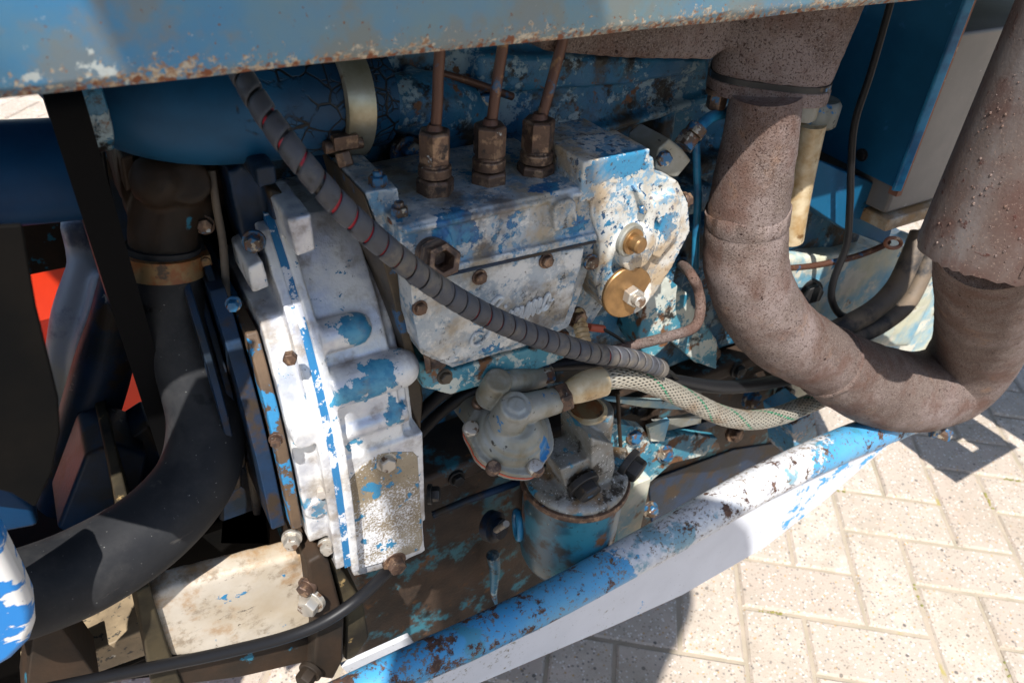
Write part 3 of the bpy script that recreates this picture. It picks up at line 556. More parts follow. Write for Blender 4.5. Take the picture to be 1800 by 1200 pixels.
# far side: orange implement, grey arm
og = thing('implement_frame', 'bright orange steel frame seen beyond the tractor at left', 'frame', (-0.03, 1.15, 0.0))
for nm, a, b in (('cross_bar', (-0.7, 1.05, 0.22), (0.22, 1.12, 0.34)), ('upper_bar', (-0.60, 1.02, 0.475), (0.14, 1.07, 0.56)), ('post', (-0.16, 1.13, 0.0), (-0.08, 1.22, 0.56)), ('post', (0.06, 1.13, 0.0), (0.14, 1.22, 0.56))):
    g = G(); g.span(a, b); build(g, nm, m_orange, og, bevel=0.006)
ar = thing('steering_arm', 'grey and blue cast arm behind the fan belt', 'arm', at(150, 650, Y=0.66))
g = G(); P, R = ptube([(130, 385, 0.70), (148, 440, 0.70), (158, 480, 0.69), (140, 560, 0.68), (118, 640, 0.67), (112, 740, 0.66), (108, 820, 0.66)], [26, 30, 40, 46, 36, 34, 34]); g.tube(P, R, 16)
P, R = ptube([(190, 480, 0.66), (175, 550, 0.65), (150, 620, 0.65), (140, 740, 0.65)], [26, 26, 24, 30]); g.tube(P, R, 16)
build(g, 'arm_casting', m_greyarm, ar, vox=0.004, smooth=5)
g = G(); P, R = ptube([(205, 470, 0.62), (198, 560, 0.62), (182, 640, 0.62), (145, 770, 0.62), (120, 880, 0.62)], [24, 38, 48, 48, 50]); g.tube(P, R, 16); build(g, 'arm_tube', m_dark, ar)
g = G(); g.pp([(205, 786), (262, 748), (300, 800), (330, 920), (160, 900), (150, 830)], 0.56, 0.60); o = build(g, 'cross_bracket', m_dark, bevel=0.003); tag(o, 'dark bracket below the orange frame at left', 'bracket')

# ================================================================== timing cover
tc = thing('timing_cover', 'silver aluminium timing cover with flaking blue paint beside the pump', 'cover', at(600, 1010, Y=0.40))
PROF = [(0.372, 0.60), (0.371, 0.66), (0.373, 0.70), (0.380, 0.735), (0.392, 0.768), (0.408, 0.798), (0.430, 0.825), (0.455, 0.850), (0.490, 0.868)]
PR = catmull([Vector((y, z, 0)) for y, z in PROF], 4)
def gear_case(g, x0, x1, off, zlo, zhi, x1b=None):      # slice of the curved gear case between two x planes
    pts = []
    for k, p in enumerate(PR):
        tg = (PR[min(k+1, len(PR)-1)] - PR[max(k-1, 0)]).normalized(); nn = Vector((-tg.y, tg.x, 0))
        q = p + nn*off
        if zlo <= q.y <= zhi: pts.append((q.x, q.y))
    pts = [(pts[0][0], zlo)] + pts + [(0.52, pts[-1][1]), (0.52, zlo)]
    g.prism([Vector((x0, y, z)) for y, z in pts], (x1 - x0, 0, 0))
g = G()
gear_case(g, 0.0725, 0.0890, -0.004, 0.625, 0.803)      # pale front face
gear_case(g, 0.0873, 0.0951, 0.006, 0.594, 0.852)       # first flange
gear_case(g, 0.0985, 0.1050, 0.0085, 0.585, 0.862)      # second flange
gear_case(g, 0.1030, 0.1520, -0.004, 0.57, 0.848)       # bulging case
gear_case(g, 0.1500, 0.1600, -0.010, 0.57, 0.835); gear_case(g, 0.1580, 0.1660, -0.020, 0.57, 0.815)
for pts, Y0, Y1 in (([(436, 472), (462, 458), (474, 505), (444, 516)], 0.425, 0.47), ([(505, 386), (548, 376), (556, 440), (522, 452)], 0.405, 0.46)): g.pp(pts, Y0, Y1)
xa, xb = 0.104, at(700, 650, Y=0.39).x
g.cyl((xa, 0.400, 0.786), (xa + 0.026, 0.400, 0.786), 0.0115); g.ball((xa + 0.026, 0.400, 0.786), 0.0115)
g.cyl((xa, 0.388, 0.752), (xb, 0.388, 0.752), 0.0145); g.ball((xb, 0.388, 0.752), 0.0145)
g.cyl((xa, 0.384, 0.715), (xb + 0.002, 0.384, 0.715), 0.008)
g.span((xa, 0.374, 0.600), (0.166, 0.45, 0.697)); g.pp([(606, 850), (736, 790), (747, 968), (690, 996), (622, 1013), (610, 930)], 0.376, 0.45)
for z in (0.73, 0.66): g.cyl((0.081, 0.372, z), (0.081, 0.40, z), 0.0085)
build(g, 'cover_casting', m_silver, tc, vox=0.0013, smooth=3, disp=0.0005, dsize=0.008)
g = G(); gear_case(g, 0.0935, 0.1000, 0.0068, 0.594, 0.857); build(g, 'seam', m_bluestripe, tc)
g = G(); gear_case(g, 0.0625, 0.0705, -0.008, 0.64, 0.80); build(g, 'front_plate', m_brownstrip, tc, bevel=0.0015)
g = G(); gear_case(g, 0.050, 0.060, -0.016, 0.64, 0.82); build(g, 'inner_plate', m_dark, tc, bevel=0.001)
g = G(); g.pp([(400, 300), (446, 292), (462, 330), (470, 400), (468, 450), (440, 460), (420, 400)], 0.455, 0.50); g.pp([(448, 294), (484, 288), (488, 325), (454, 332)], 0.42, 0.46); g.pp([(470, 330), (500, 340), (506, 384), (480, 392)], 0.44, 0.48)
build(g, 'upper_casting', m_dark, tc, vox=0.002, smooth=3, disp=0.001, dsize=0.01)  # dark colour carries the bonnet's shade on this upper end
g = G(); g.pp([(606, 870), (612, 846), (632, 822), (664, 798), (690, 794), (726, 793), (735, 802), (744, 950), (738, 968), (690, 984), (636, 999), (620, 990)], 0.3735, 0.40); build(g, 'access_plate', m_silver_plate, tc, bevel=0.0012, label='worn lower plate with speckled white paint and brown metal')
bolt(tc, 679, 811, 0.374, 15, m_steelbolt, n=(-0.05, -1, 0.1), h=0.9); bolt(tc, 693, 986, 0.374, 17, m_brass, n=(0, -1, 0.05), h=1.0)
for x, y, X, r, m, wsh in ((510, 628, 0.080, 13, m_brass, False), (566, 864, 0.0865, 11, m_silver, False), (574, 958, 0.0845, 12, m_steelbolt, True), (513, 946, 0.062, 14, m_steelbolt, True), (446, 424, 0.082, 16, m_bluebolt, True), (485, 772, 0.060, 10, m_brass, True), (410, 534, 0.058, 11, m_bluebolt, True)):
    bolt(tc, 0, 0, 0, r, m, n=(-0.35, -1, 0.15), washer=wsh, h=1.25, p=at(x, y, X=X))
bolt(tc, 752, 632, 0.385, 19, m_brass, n=(1, -0.35, 0.1), h=1.4); bolt(tc, 757, 868, 0.40, 14, m_plug, n=(1, -0.6, 0.1), h=1.0)
g = G(); g.pp([(660, 440), (700, 420), (728, 600), (745, 700), (740, 760), (690, 650), (668, 560)], 0.42, 0.50); build(g, 'engine_plate', m_pump_side, tc, bevel=0.002)

# ================================================================== injection pump
ip = thing('injection_pump', 'pale grey fuel injection pump with flaking blue paint and cast script', 'pump', at(880, 640, Y=0.42))
YF = 0.368
g = G()
g.pp([(700, 398), (860, 362), (1030, 326), (1042, 380), (1052, 420), (720, 492), (706, 440)], YF, 0.462)          # upper body
g.pp([(715, 488), (1052, 416), (1036, 470), (1016, 530), (1000, 575), (930, 606), (795, 646), (740, 622), (722, 560)], YF + 0.006, 0.47)
g.pp([(640, 338), (700, 330), (705, 396), (664, 398)], 0.392, 0.45)                                            # left end ears
a, b = at(745, 440, Y=0.366), at(733, 425, Y=0.385); g.cyl(a, b, 0.019)
for x, y in ((700, 405), (1015, 338)): g.cyl(at(x, y, Y=0.385), at(x, y + 30, Y=0.385), 0.011)
g.pp([(974, 366), (984, 356), (1004, 350), (1014, 356), (1016, 398), (976, 408)], YF - 0.008, 0.40)
g.pp([(1036, 470), (1075, 452), (1060, 540), (1020, 600), (985, 590)], 0.395, 0.47)
g.pp([(716, 484), (1050, 411), (1051, 423), (718, 497)], YF - 0.004, 0.40); g.pp([(712, 404), (1030, 336), (1031, 344), (713, 413)], YF - 0.0025, 0.40)
build(g, 'pump_body', m_pump, ip, vox=0.0012, smooth=2, disp=0.0006, dsize=0.004)
g = G(); g.pp([(640, 340), (662, 398), (704, 440), (724, 600), (742, 660), (716, 640), (690, 520), (664, 430)], 0.39, 0.47); build(g, 'end_face', m_pump_side, ip, bevel=0.003)
g = G(); g.pp([(722, 500), (800, 482), (983, 441), (1028, 436), (1022, 470), (1012, 500), (1006, 530), (993, 566), (930, 598), (800, 638), (786, 640), (738, 612), (728, 560)], YF - 0.0015, YF + 0.02)
cov = build(g, 'cover_plate', m_pump, ip, bevel=0.0015)
g = G(); g.pp([(720, 496), (1048, 423), (1048, 427), (721, 501)], YF - 0.0046, YF + 0.02); build(g, 'gasket', m_dark, ip)
# cast script lettering on the cover plate
g = G(); B0 = at(834, 604, Y=YF - 0.0024); B1 = at(968, 540, Y=YF - 0.0024); ex = (B1 - B0); ll = ex.length; ex.normalize(); ez = Vector((-ex.z, 0, ex.x)); ez = ez + ex*0.35
def stroke(pts, r=0.0016):
    P = [B0 + ex*(x*ll) + ez*(y*ll) for x, y in pts]
    g.tube(P, [r*0.5] + [r]*(len(P) - 2) + [r*0.5], 8, 6)
stroke([(0.20, 0.34), (0.27, 0.42), (0.20, 0.46), (0.12, 0.38), (0.14, 0.28), (0.20, 0.18), (0.18, 0.04), (0.06, -0.04), (-0.04, 0.02), (0.0, 0.12), (0.1, 0.08)])
stroke([(0.24, 0.04), (0.31, 0.20), (0.31, 0.04), (0.35, 0.02), (0.42, 0.18), (0.44, 0.18), (0.43, 0.02), (0.49, 0.18), (0.515, 0.18), (0.50, 0.02), (0.56, 0.18), (0.58, 0.16), (0.57, 0.03), (0.61, 0.04), (0.66, 0.18), (0.68, 0.18), (0.67, 0.02), (0.73, 0.18), (0.75, 0.18), (0.74, 0.02), (0.80, 0.18), (0.82, 0.16), (0.81, 0.03), (0.85, 0.04), (0.91, 0.20), (0.95, 0.12), (0.94, 0.02), (0.88, 0.03), (1.02, 0.10)])
g.ball(B0 + ex*(0.335*ll) + ez*(0.30*ll), 0.0014, 10)
build(g, 'cast_script', m_script, cov, label='raised cursive lettering cast into the cover')
for x, y, m in ((843, 487, m_brass), (960, 458, m_brass), (738, 541, m_brass), (1039, 461, m_bluebolt), (782, 662, m_pump_side)): bolt(ip, x, y, YF - 0.002, 11.5, m, n=(0.05, -1, 0.1), h=0.75, label=None)
g = G(); g.pp([(735, 636), (790, 652), (935, 612), (1002, 584), (1014, 622), (940, 652), (792, 694), (744, 682)], 0.386, 0.48); build(g, 'pump_cradle', m_teal, ip, vox=0.0016, smooth=3, disp=0.001, dsize=0.008)
# side union, hollow hex
c = at(752, 440, Y=0.372); d = (at(781, 459, Y=0.338) - c).normalized(); r = 30*mpp(c); L = (at(781, 459, Y=0.338) - c).length
g = G(); g.lathe(c, d, [(r*0.95, 0), (r*0.95, L*0.45), (r*0.8, L*0.47), (r*0.8, L*0.55)], 28)
g.lathe(c + d*L*0.52, d, [(r*1.04, 0), (r*1.06, 0.001), (r*1.06, L*0.45), (r*0.98, L*0.5), (r*0.62, L*0.5), (r*0.56, L*0.42), (r*0.5, L*0.1)], 6, 0.3)
build(g, 'side_union', m_brass, ip, bevel=0.0006, seg=1)
# studs on the top
for x, y, Y in ((664, 318, 0.40), (702, 372, 0.382), (1010, 312, 0.39)):
    bolt(ip, 0, 0, 0, 17, m_bluebolt, n=(0, 0, 1), p=at(x, y, Y=Y) - Vector((0, 0, 0.004)), h=1.1, stud=True)
# delivery unions and pipes
unions = [((765, 345), (772, 80), 0), ((858, 331), (886, 70), 1), ((940, 318), (994, 60), 2)]
ups = [[(766, 262), (769, 180), (770, 140), (773, 90), (774, 30)], [(862, 244), (870, 172), (876, 130), (884, 80), (890, 20)], [(951, 236), (964, 165), (975, 125), (988, 75), (1000, 20)]]
which = ('nearest the spiral wrapped cable', 'the middle one of three', 'nearest the exhaust')
for (b, tpx, i) in unions:
    p = at(*b, Y=0.402); q = mpp(p); up = Vector((0, 0, 1)); g = G()
    K = 0.72
    def hh(*pr): return [(r*q, h*K) for r, h in pr]
    g.lathe(p - up*0.003, up, hh((33, 0), (34, 0.001), (34, 0.021), (30, 0.0235)), 6, 0.25 + 0.3*i)
    g.lathe(p + up*0.0205*K, up, hh((29, 0), (29, 0.0085), (27, 0.0095), (24, 0.010), (24, 0.0125)), 32)
    un = build(g, 'delivery_valve_holder', m_brass, ip, bevel=0.0008)
    g = G(); g.lathe(p + up*0.0325*K, up, hh((27, 0), (28.5, 0.001), (28.5, 0.0265), (25, 0.0285), (12, 0.029)), 6, 0.5 + 0.35*i); build(g, 'union_nut', m_brass, un, bevel=0.0008)
    P, R = ptube([(x, y, 0.402 + 0.002*k) for k, (x, y) in enumerate(ups[i])], r=9.3*q)
    P[0] = p + up*0.036
    g = G(); g.tube(P, R, 16); g.lathe(p + up*0.0435, up, [(15*q, 0), (13*q, 0.002), (10*q, 0.004)], 16)
    o = build(g, 'injector_pipe', m_injpipe); tag(o, 'thin brown injector pipe rising from the pump, ' + which[i], 'pipe', 'injector pipes')
# governor housing
gv = thing('governor_housing', 'bright white governor housing with blue patches at the rear end of the pump', 'housing', at(1110, 560, Y=0.42))
g = G(); tz = at(1152, 268, Y=0.362)
p1, p2 = at(1032, 292, Y=0.362), at(1150, 268, Y=0.362); bk = at(1098, 222, Z=(p1.z + p2.z)/2 + 0.002)
g.span((p1.x, 0.3655, p1.z - 0.028), (p2.x, bk.y, (p1.z + p2.z)/2 + 0.001))
g.pp([(1036, 300), (1150, 276), (1152, 305), (1192, 318), (1210, 356), (1214, 405), (1182, 470), (1150, 520), (1112, 552), (1066, 545), (1048, 500), (1056, 430), (1040, 380)], 0.366, 0.45)
g.pp([(1120, 334), (1136, 340), (1154, 368), (1152, 402), (1136, 456), (1120, 452), (1138, 398), (1138, 372), (1126, 352)], 0.3595, 0.40)
g.pp([(1152, 350), (1190, 338), (1200, 360), (1196, 410), (1160, 455), (1146, 450), (1160, 400)], 0.3605, 0.40)
c = at(1096, 424, Y=0.372); g.lathe(c, (0.1, -1, 0.02), [(0.0165, 0), (0.0165, 0.018)], 28)
dcap = Vector((-0.1, -0.95, 0.08)).normalized(); g.cyl(at(1080, 482, Y=0.395), at(1099, 511, Y=0.3575), 0.0225, 0.0205, 40)
build(g, 'housing_casting', m_govern, gv, vox=0.0014, smooth=5, disp=0.0006, dsize=0.004)
c = at(1104, 420, Y=0.354); d = Vector((0.15, -1, 0.0)).normalized(); g = G()
g.lathe(c, d, [(0.0125, 0), (0.0125, 0.003), (0.0115, 0.004)], 28); ring = build(g, 'adjuster_ring', m_zinc, gv)
g = G(); g.lathe(c + d*0.003, d, [(0.0095, 0), (0.0095, 0.003)], 24); g.lathe(c + d*0.005, d, [(0.0062, 0), (0.0062, 0.007), (0.005, 0.0085)], 20); build(g, 'adjuster_screw', m_gold, ring, bevel=0.0004)
c = at(1099, 511, Y=0.356); g = G(); g.lathe(c, dcap, [(0.0200, 0), (0.0208, 0.0008), (0.0208, 0.003), (0.0200, 0.0038)], 48); cap = build(g, 'round_cap', m_gold, gv, label='round brown cap with a bolt in it')
g = G(); q = c + dcap*0.0038 + Vector((0.003, 0, -0.002)); g.hexa(q, dcap, 0.0078, 0.008, 0.4); g.lathe(q + dcap*0.008, dcap, [(0.0048, 0), (0.0048, 0.005), (0.004, 0.006)], 18); build(g, 'cap_bolt', m_steelbolt, cap, bevel=0.0005)
bolt(gv, 1204, 352, 0.375, 12, m_brass, n=(1, -0.2, 0.1)); bolt(gv, 1130, 368, 0.362, 9, m_bluebolt, n=(0, -1, 0.1), washer=False)
# fuel inlet elbow on the governor
fe = thing('fuel_elbow', 'grey angled fuel fitting with a bent blue pipe behind the governor housing', 'fitting', at(1190, 310, Y=0.40))
g = G(); g.pp([(1158, 262), (1178, 244), (1200, 262), (1216, 282), (1192, 312), (1162, 312), (1150, 300)], 0.385, 0.42); build(g, 'elbow_body', m_zinc, fe, vox=0.0012, smooth=4)
bolt(fe, 1166, 278, 0.384, 15, m_bluebolt, n=(-0.3, -1, 0.1), h=1.0, washer=False)
g = G(); a = at(1200, 258, Y=0.40); g.hexa(a, (0.6, 0.1, 0.6), 0.0085, 0.011); g.lathe(a + Vector((0.008, 0, 0.008)), (0.6, 0.1, 0.6), [(0.0075, 0), (0.0075, 0.008)], 20); build(g, 'compression_nut', m_bluebolt, fe, bevel=0.0006)
P, R = ptube([(1212, 246, 0.40), (1228, 226, 0.405), (1250, 206, 0.415), (1285, 196, 0.43)], 10); g = G(); g.tube(P, R, 14); build(g, 'bent_pipe', m_skyblue, fe)
P, R = ptube([(1224, 250, 0.43), (1225, 300, 0.43), (1227, 350, 0.43), (1224, 400, 0.43), (1222, 470, 0.43)], 7); g = G(); g.tube(P, R, 12); o = build(g, 'drain_tube', m_skyblue); tag(o, 'slim turquoise upright tube between governor housing and exhaust pipe', 'tube')
P, R = ptube([(1196, 462, 0.47), (1208, 474, 0.43), (1218, 488, 0.41), (1228, 510, 0.408), (1231, 545, 0.40), (1220, 575, 0.395), (1180, 590, 0.39), (1130, 603, 0.385), (1070, 618, 0.38)], 9.5); g = G(); g.tube(P, R, 14); o = build(g, 'leak_off_pipe', m_rustpipe); tag(o, 'thin rusty hooked pipe ending behind the spiral wrapped cable', 'pipe')
fe2 = thing('banjo_fitting', 'small cream banjo fitting with ribs above the spiral wrapped cable', 'fitting', at(1022, 600, Y=0.38))
g = G(); a, b = at(1014, 545, Y=0.395), at(1026, 598, Y=0.375); g.cyl(a, b, 0.0048, n=16)
for k in range(4): q = a.lerp(b, 0.45 + 0.16*k); g.lathe(q, b - a, [(0.0052, 0), (0.006, 0.001), (0.006, 0.003), (0.0052, 0.004)], 16)
build(g, 'stem', m_cream, fe2); bolt(fe2, 1014, 558, 0.392, 15, m_brass, n=(0, -1, 0.2))
P, R = ptube([(1035, 575, 0.39), (1060, 578, 0.39)], 7); g = G(); g.tube(P, R, 10); build(g, 'red_sleeve', m_redgasket, fe2)

# ================================================================== spiral wrapped cable
sw = thing('spiral_wrapped_cable', 'cable in grey spiral wrap crossing diagonally in front of the pump', 'cable', at(1150, 660, Y=0.35))
wp_ = [(392, 70, 0.40), (425, 132, 0.375), (470, 205, 0.355), (530, 285, 0.338), (602, 366, 0.332), (682, 438, 0.332), (762, 500, 0.335), (850, 552, 0.338), (940, 590, 0.342), (1036, 619, 0.345), (1110, 630, 0.35), (1162, 648, 0.36)]
wr_ = [18, 19, 20, 20.5, 21, 21, 20.5, 20, 19, 17.5, 16, 15]
P, R = ptube(wp_, wr_); P = catmull(P, 24); R = [q.x for q in catmull([Vector((q, 0, 0)) for q in R], 24)]
cum = [0]
for i in range(1, len(P)): cum.append(cum[-1] + (P[i] - P[i-1]).length)
fr = tube_frames(P)
def samp(s):
    s = min(max(s, 0), cum[-1] - 1e-6); lo, hi = 0, len(cum) - 1
    while hi - lo > 1:
        m = (lo + hi)//2
        if cum[m] <= s: lo = m
        else: hi = m
    t = (s - cum[lo])/(cum[hi] - cum[lo])
    return P[lo].lerp(P[hi], t), fr[lo][0].lerp(fr[hi][0], t), fr[lo][1].lerp(fr[hi][1], t), R[lo] + (R[hi] - R[lo])*t
g = G(); pitch = 0.0122; s0 = 0.0; NS = 28; prevs = None; vs = []; fs = []; row = 7
turns = int((cum[-1] - 0.002)/pitch); N = turns*NS; rj = random.Random(5); wob = [rj.uniform(0.045, 0.085) for _ in range(turns + 2)]
for i in range(N + 1):
    th = 2*math.pi*i/NS; k = i//NS; f = (i % NS)/NS; ga = wob[k]*(1 - f) + wob[k+1]*f
    for j in range(row):
        wj = ga + (1 - 2*ga)*j/(row - 1); p, u, v, r = samp(pitch*(i/NS + wj) - pitch*0.4)
        e = 0.00025 if j in (0, row - 1) else 0.0
        vs.append(p + (u*math.cos(th) + v*math.sin(th))*(r - e))
for i in range(N):
    for j in range(row - 1): fs.append((i*row + j, (i+1)*row + j, (i+1)*row + j + 1, i*row + j + 1))
g.add(vs, fs); o = build(g, 'spiral_wrap', m_wrap, sw, ang=80); sm = o.modifiers.new('thick', 'SOLIDIFY'); sm.thickness = 0.0012; sm.offset = 0
g = G(); g.tube([P[i] for i in range(0, len(P), 6)], [R[i]*0.88 for i in range(0, len(P), 6)], 16, sub=1); build(g, 'inner_cable', m_redwire, sw)
Pw, Rw = ptube([(1150, 640, 0.355), (1175, 652, 0.37), (1195, 668, 0.39), (1230, 690, 0.42)], 4); g = G(); g.tube(Pw, Rw, 8); build(g, 'stray_wire', m_cable, sw)

# ================================================================== lift pump
lp = thing('lift_pump', 'small grey die cast diaphragm fuel pump below the spiral wrapped cable', 'pump', at(890, 850, Y=0.40))
LC = at(897, 765, Y=0.365); LA = Vector((-0.02, -0.42, 0.9)).normalized(); q = mpp(LC); lu = Vector((1, 0, 0)) - LA*LA.x; lu.normalize(); lv = LA.cross(lu)
def lpp(a, b, h): return LC + lu*a*q + lv*b*q + LA*h*q       # local position in pixel-sized units
g = G(); N = 48; outl = []
for k in range(N):
    a = 2*math.pi*k/N; r = 76 + 9*max(0, math.cos(3*(a - 0.62)))**3 + 2*math.sin(6*a); outl.append(lpp(r*math.cos(a), r*math.sin(a), 0))
g.prism(outl, LA*13*q)
g.lathe(LC + LA*10*q, LA, [(66*q, 0), (64*q, 8*q), (58*q, 16*q), (54*q, 17*q), (50*q, 26*q), (44*q, 30*q), (36*q, 38*q), (30*q, 42*q)], 48)
T1, T2 = at(908, 712, Y=0.350), at(877, 667, Y=0.372)
g.lathe(T1 - LA*62*q, LA, [(33*q, 0), (29*q, 40*q), (28*q, 58*q), (26*q, 62*q), (16*q, 62*q), (14*q, 65*q), (8*q, 65*q)], 36)
g.cyl(T1 - LA*24*q, at(976, 704, Y=0.362), 27*q, 24*q, 28)
g.lathe(T2 - LA*66*q, LA, [(27*q, 0), (25*q, 50*q), (24*q, 63*q), (21*q, 66*q)], 32)
g.cyl(T2 - LA*18*q, at(948, 662, Y=0.39), 22*q, 21*q, 28)
build(g, 'pump_casting', m_zinc, lp, vox=0.0009, smooth=2, disp=0.0003, dsize=0.004)
g = G(); g.prism([LC + (p - LC)*1.005 - LA*5*q for p in outl], LA*5*q); build(g, 'gasket', m_redgasket, lp)
g = G(); g.prism([LC + (p - LC)*0.99 - LA*17*q for p in outl], LA*12*q); g.lathe(LC - LA*60*q, LA, [(26*q, 0), (44*q, 20*q), (62*q, 44*q)], 32); g.cyl(LC - LA*35*q, LC - LA*35*q + Vector((0, 0.1, 0)), 38*q)
build(g, 'lower_body', m_zinc, lp, vox=0.0014, smooth=4)
for k in range(3):
    a = 0.62 + 2*math.pi*k/3; p = lpp(74*math.cos(a), 74*math.sin(a), 12); g = G()
    g.lathe(p, LA, [(14*q, 0), (14.5*q, 2*q), (14.5*q, 9*q), (12*q, 12*q), (3*q, 13*q)], 24)
    o = build(g, 'screw', m_steelbolt, lp)
for a in (-1.47, 2.0, 3.8):
    p = lpp(78*math.cos(a), 78*math.sin(a), 12); g = G(); g.lathe(p, LA, [(13*q, 0), (13*q, 9*q), (10.5*q, 12*q), (3*q, 12.5*q)], 24); build(g, 'screw', m_brass, lp)
g = G(); p = at(958, 660, Y=0.388); g.hexa(at(946, 662, Y=0.39), (1, -0.1, 0.05), 0.0098, 0.012); build(g, 'blue_nut', m_bluebolt, lp, bevel=0.0006)
# braided hose
bh = thing('braided_hose', 'braided steel fuel hose with green tracer running right from the grey fuel pump', 'hose', at(1250, 750, Y=0.36))
g = G(); a = at(978, 702, Y=0.362); d = (at(1010, 690, Y=0.360) - a).normalized(); g.hexa(a, d, 0.0125, 0.0105, 0.3); build(g, 'hex_nut', m_brass, bh, bevel=0.0006)
P, R = ptube([(996, 694, 0.361), (1012, 686, 0.36), (1034, 677, 0.36), (1058, 670, 0.36)], [19, 24, 27, 27]); g = G(); g.tube(P, R, 28); build(g, 'ferrule', m_cream, bh)
bp_ = [(1040, 675, 0.36), (1075, 664, 0.36), (1120, 666, 0.362), (1170, 684, 0.366), (1220, 708, 0.37), (1270, 730, 0.374), (1320, 738, 0.378), (1370, 730, 0.382), (1420, 710, 0.388), (1470, 690, 0.40)]
P, R = ptube(bp_, [20, 19.5, 19, 18.5, 18, 17.5, 17, 16.5, 16, 15]); P = catmull(P, 26); R = [x.x for x in catmull([Vector((x, 0, 0)) for x in R], 26)]; fr = tube_frames(P)
cum = [0]
for i in range(1, len(P)): cum.append(cum[-1] + (P[i] - P[i-1]).length)
g = G(); g.tube(P[::4], [x*0.93 for x in R[::4]], 20, sub=1); build(g, 'hose_core', m_braidcore, bh)
gs, gg_ = G(), G(); K = 18
for k in range(K):
    for s in (1, -1):
        gx = gg_ if (s == 1 and k in (0, 9)) else gs; vs = []; fs = []
        for i in range(len(P)):
            th = 2*math.pi*k/K + s*cum[i]*38/1.0*0.9; u, v = fr[i]; ph = math.sin((cum[i]*34.2*K/math.pi/1.0)*1.0 + (k*math.pi) + (0 if s > 0 else math.pi))
            nrm = u*math.cos(th) + v*math.sin(th); tg = -u*math.sin(th) + v*math.cos(th); rr_ = R[i]*(1.0 + 0.018*ph)
            hw = R[i]*0.10
            vs += [P[i] + nrm*rr_*0.985 - tg*hw, P[i] + nrm*rr_*1.02 - tg*hw*0.55, P[i] + nrm*rr_*1.02 + tg*hw*0.55, P[i] + nrm*rr_*0.985 + tg*hw]
        for i in range(len(P) - 1):
            for j in range(3): fs.append((i*4 + j, i*4 + j + 1, i*4 + j + 5, i*4 + j + 4))
        gx.add(vs, fs)
build(gs, 'steel_braid', m_braid, bh, kind='stuff'); build(gg_, 'green_tracer', m_green, bh)
# black hoses behind
P, R = ptube([(735, 730, 0.43), (780, 690, 0.42), (840, 662, 0.41), (930, 645, 0.40), (1050, 640, 0.39), (1130, 655, 0.39), (1200, 672, 0.39), (1290, 680, 0.395), (1390, 664, 0.41), (1470, 640, 0.43)], 12)
g = G(); g.tube(P, R, 16); o = build(g, 'return_hose', m_cable); tag(o, 'black rubber hose running behind the braided hose', 'hose')
P, R = ptube([(738, 760, 0.44), (790, 712, 0.43), (860, 676, 0.42), (940, 655, 0.41)], 11); g = G(); g.tube(P, R, 14); o = build(g, 'drain_hose', m_cable); tag(o, 'short black hose at the left of the grey fuel pump', 'hose')

# ================================================================== fuel filter
ff = thing('fuel_filter', 'teal rusty fuel filter bowl with a grey head under the braided hose', 'filter', at(985, 1040, Y=0.40))
FC = at(1012, 830, Y=0.395); q = mpp(FC); up = Vector((0, 0, 1)); fr_ = 93*q
g = G(); g.lathe(FC - up*0.122, up, [(fr_*0.35, -0.006), (fr_*0.7, -0.003), (fr_*0.86, 0.003), (fr_*0.93, 0.012), (fr_*0.955, 0.03), (fr_*0.965, 0.108), (fr_*0.99, 0.112)], 56); build(g, 'bowl', m_filter, ff)
g = G(); g.lathe(FC - up*0.0115, up, [(fr_*0.99, 0), (fr_*1.05, 0.001), (fr_*1.06, 0.0045), (fr_*1.04, 0.007), (fr_*0.98, 0.0075)], 56); build(g, 'rim', m_brass, ff)
g = G(); g.lathe(FC - up*0.005, up, [(fr_*0.99, 0), (fr_*1.0, 0.004), (fr_*0.93, 0.008), (fr_*0.7, 0.0105)], 48)
T = at(1030, 800, Y=0.405); tz_ = at(1030, 722, Y=0.405); g.lathe(T - up*0.03, up, [(0.027, 0), (0.023, 0.02), (0.0205, (tz_ - T).z + 0.022), (0.0195, (tz_ - T).z + 0.03)], 32)
g.pp([(1040, 770), (1078, 780), (1082, 820), (1070, 870), (1040, 875)], 0.368, 0.42); g.pp([(985, 826), (1050, 800), (1070, 872), (1000, 872)], 0.372, 0.41)
a = at(1024, 848, Y=0.375); g.cyl(a + Vector((0, 0.03, 0.0)), a, 0.0175); a = at(1100, 818, Y=0.385); g.cyl(a + Vector((-0.03, 0.02, 0)), a, 0.018)
build(g, 'filter_head', m_filthead, ff, vox=0.0014, smooth=5, disp=0.0006, dsize=0.005)
g = G(); g.lathe(tz_ - up*0.0005, up, [(0.0195, 0), (0.020, 0.001), (0.020, 0.0035), (0.0165, 0.005), (0.0155, 0.0035), (0.003, 0.0035)], 36); build(g, 'top_bolt_seat', m_cream, ff)
g = G(); g.lathe(tz_ + up*0.0028, up, [(0.0155, 0), (0.015, 0.0018), (0.005, 0.0022)], 24); build(g, 'rusty_plug', m_rustclamp, ff)
bolt(ff, 1026, 852, 0.366, 24, m_plug, n=(0.05, -0.85, -0.25), h=0.8); bolt(ff, 1106, 816, 0.376, 23, m_plug, n=(0.35, -0.85, -0.2), h=0.9)
fb = thing('filter_bracket', 'turquoise and white bracket plate behind the fuel filter', 'bracket', at(1130, 950, Y=0.43))
g = G(); g.pp([(1060, 740), (1130, 752), (1150, 780), (1200, 762), (1262, 770), (1240, 800), (1180, 815), (1140, 850), (1115, 940), (1080, 975), (1070, 850)], 0.425, 0.437); build(g, 'plate', m_teal, fb, bevel=0.0012)
g = G(); g.pp([(1085, 880), (1120, 850), (1145, 840), (1120, 960), (1085, 985)], 0.41, 0.43); build(g, 'plate_leg', m_house, fb, bevel=0.0012)
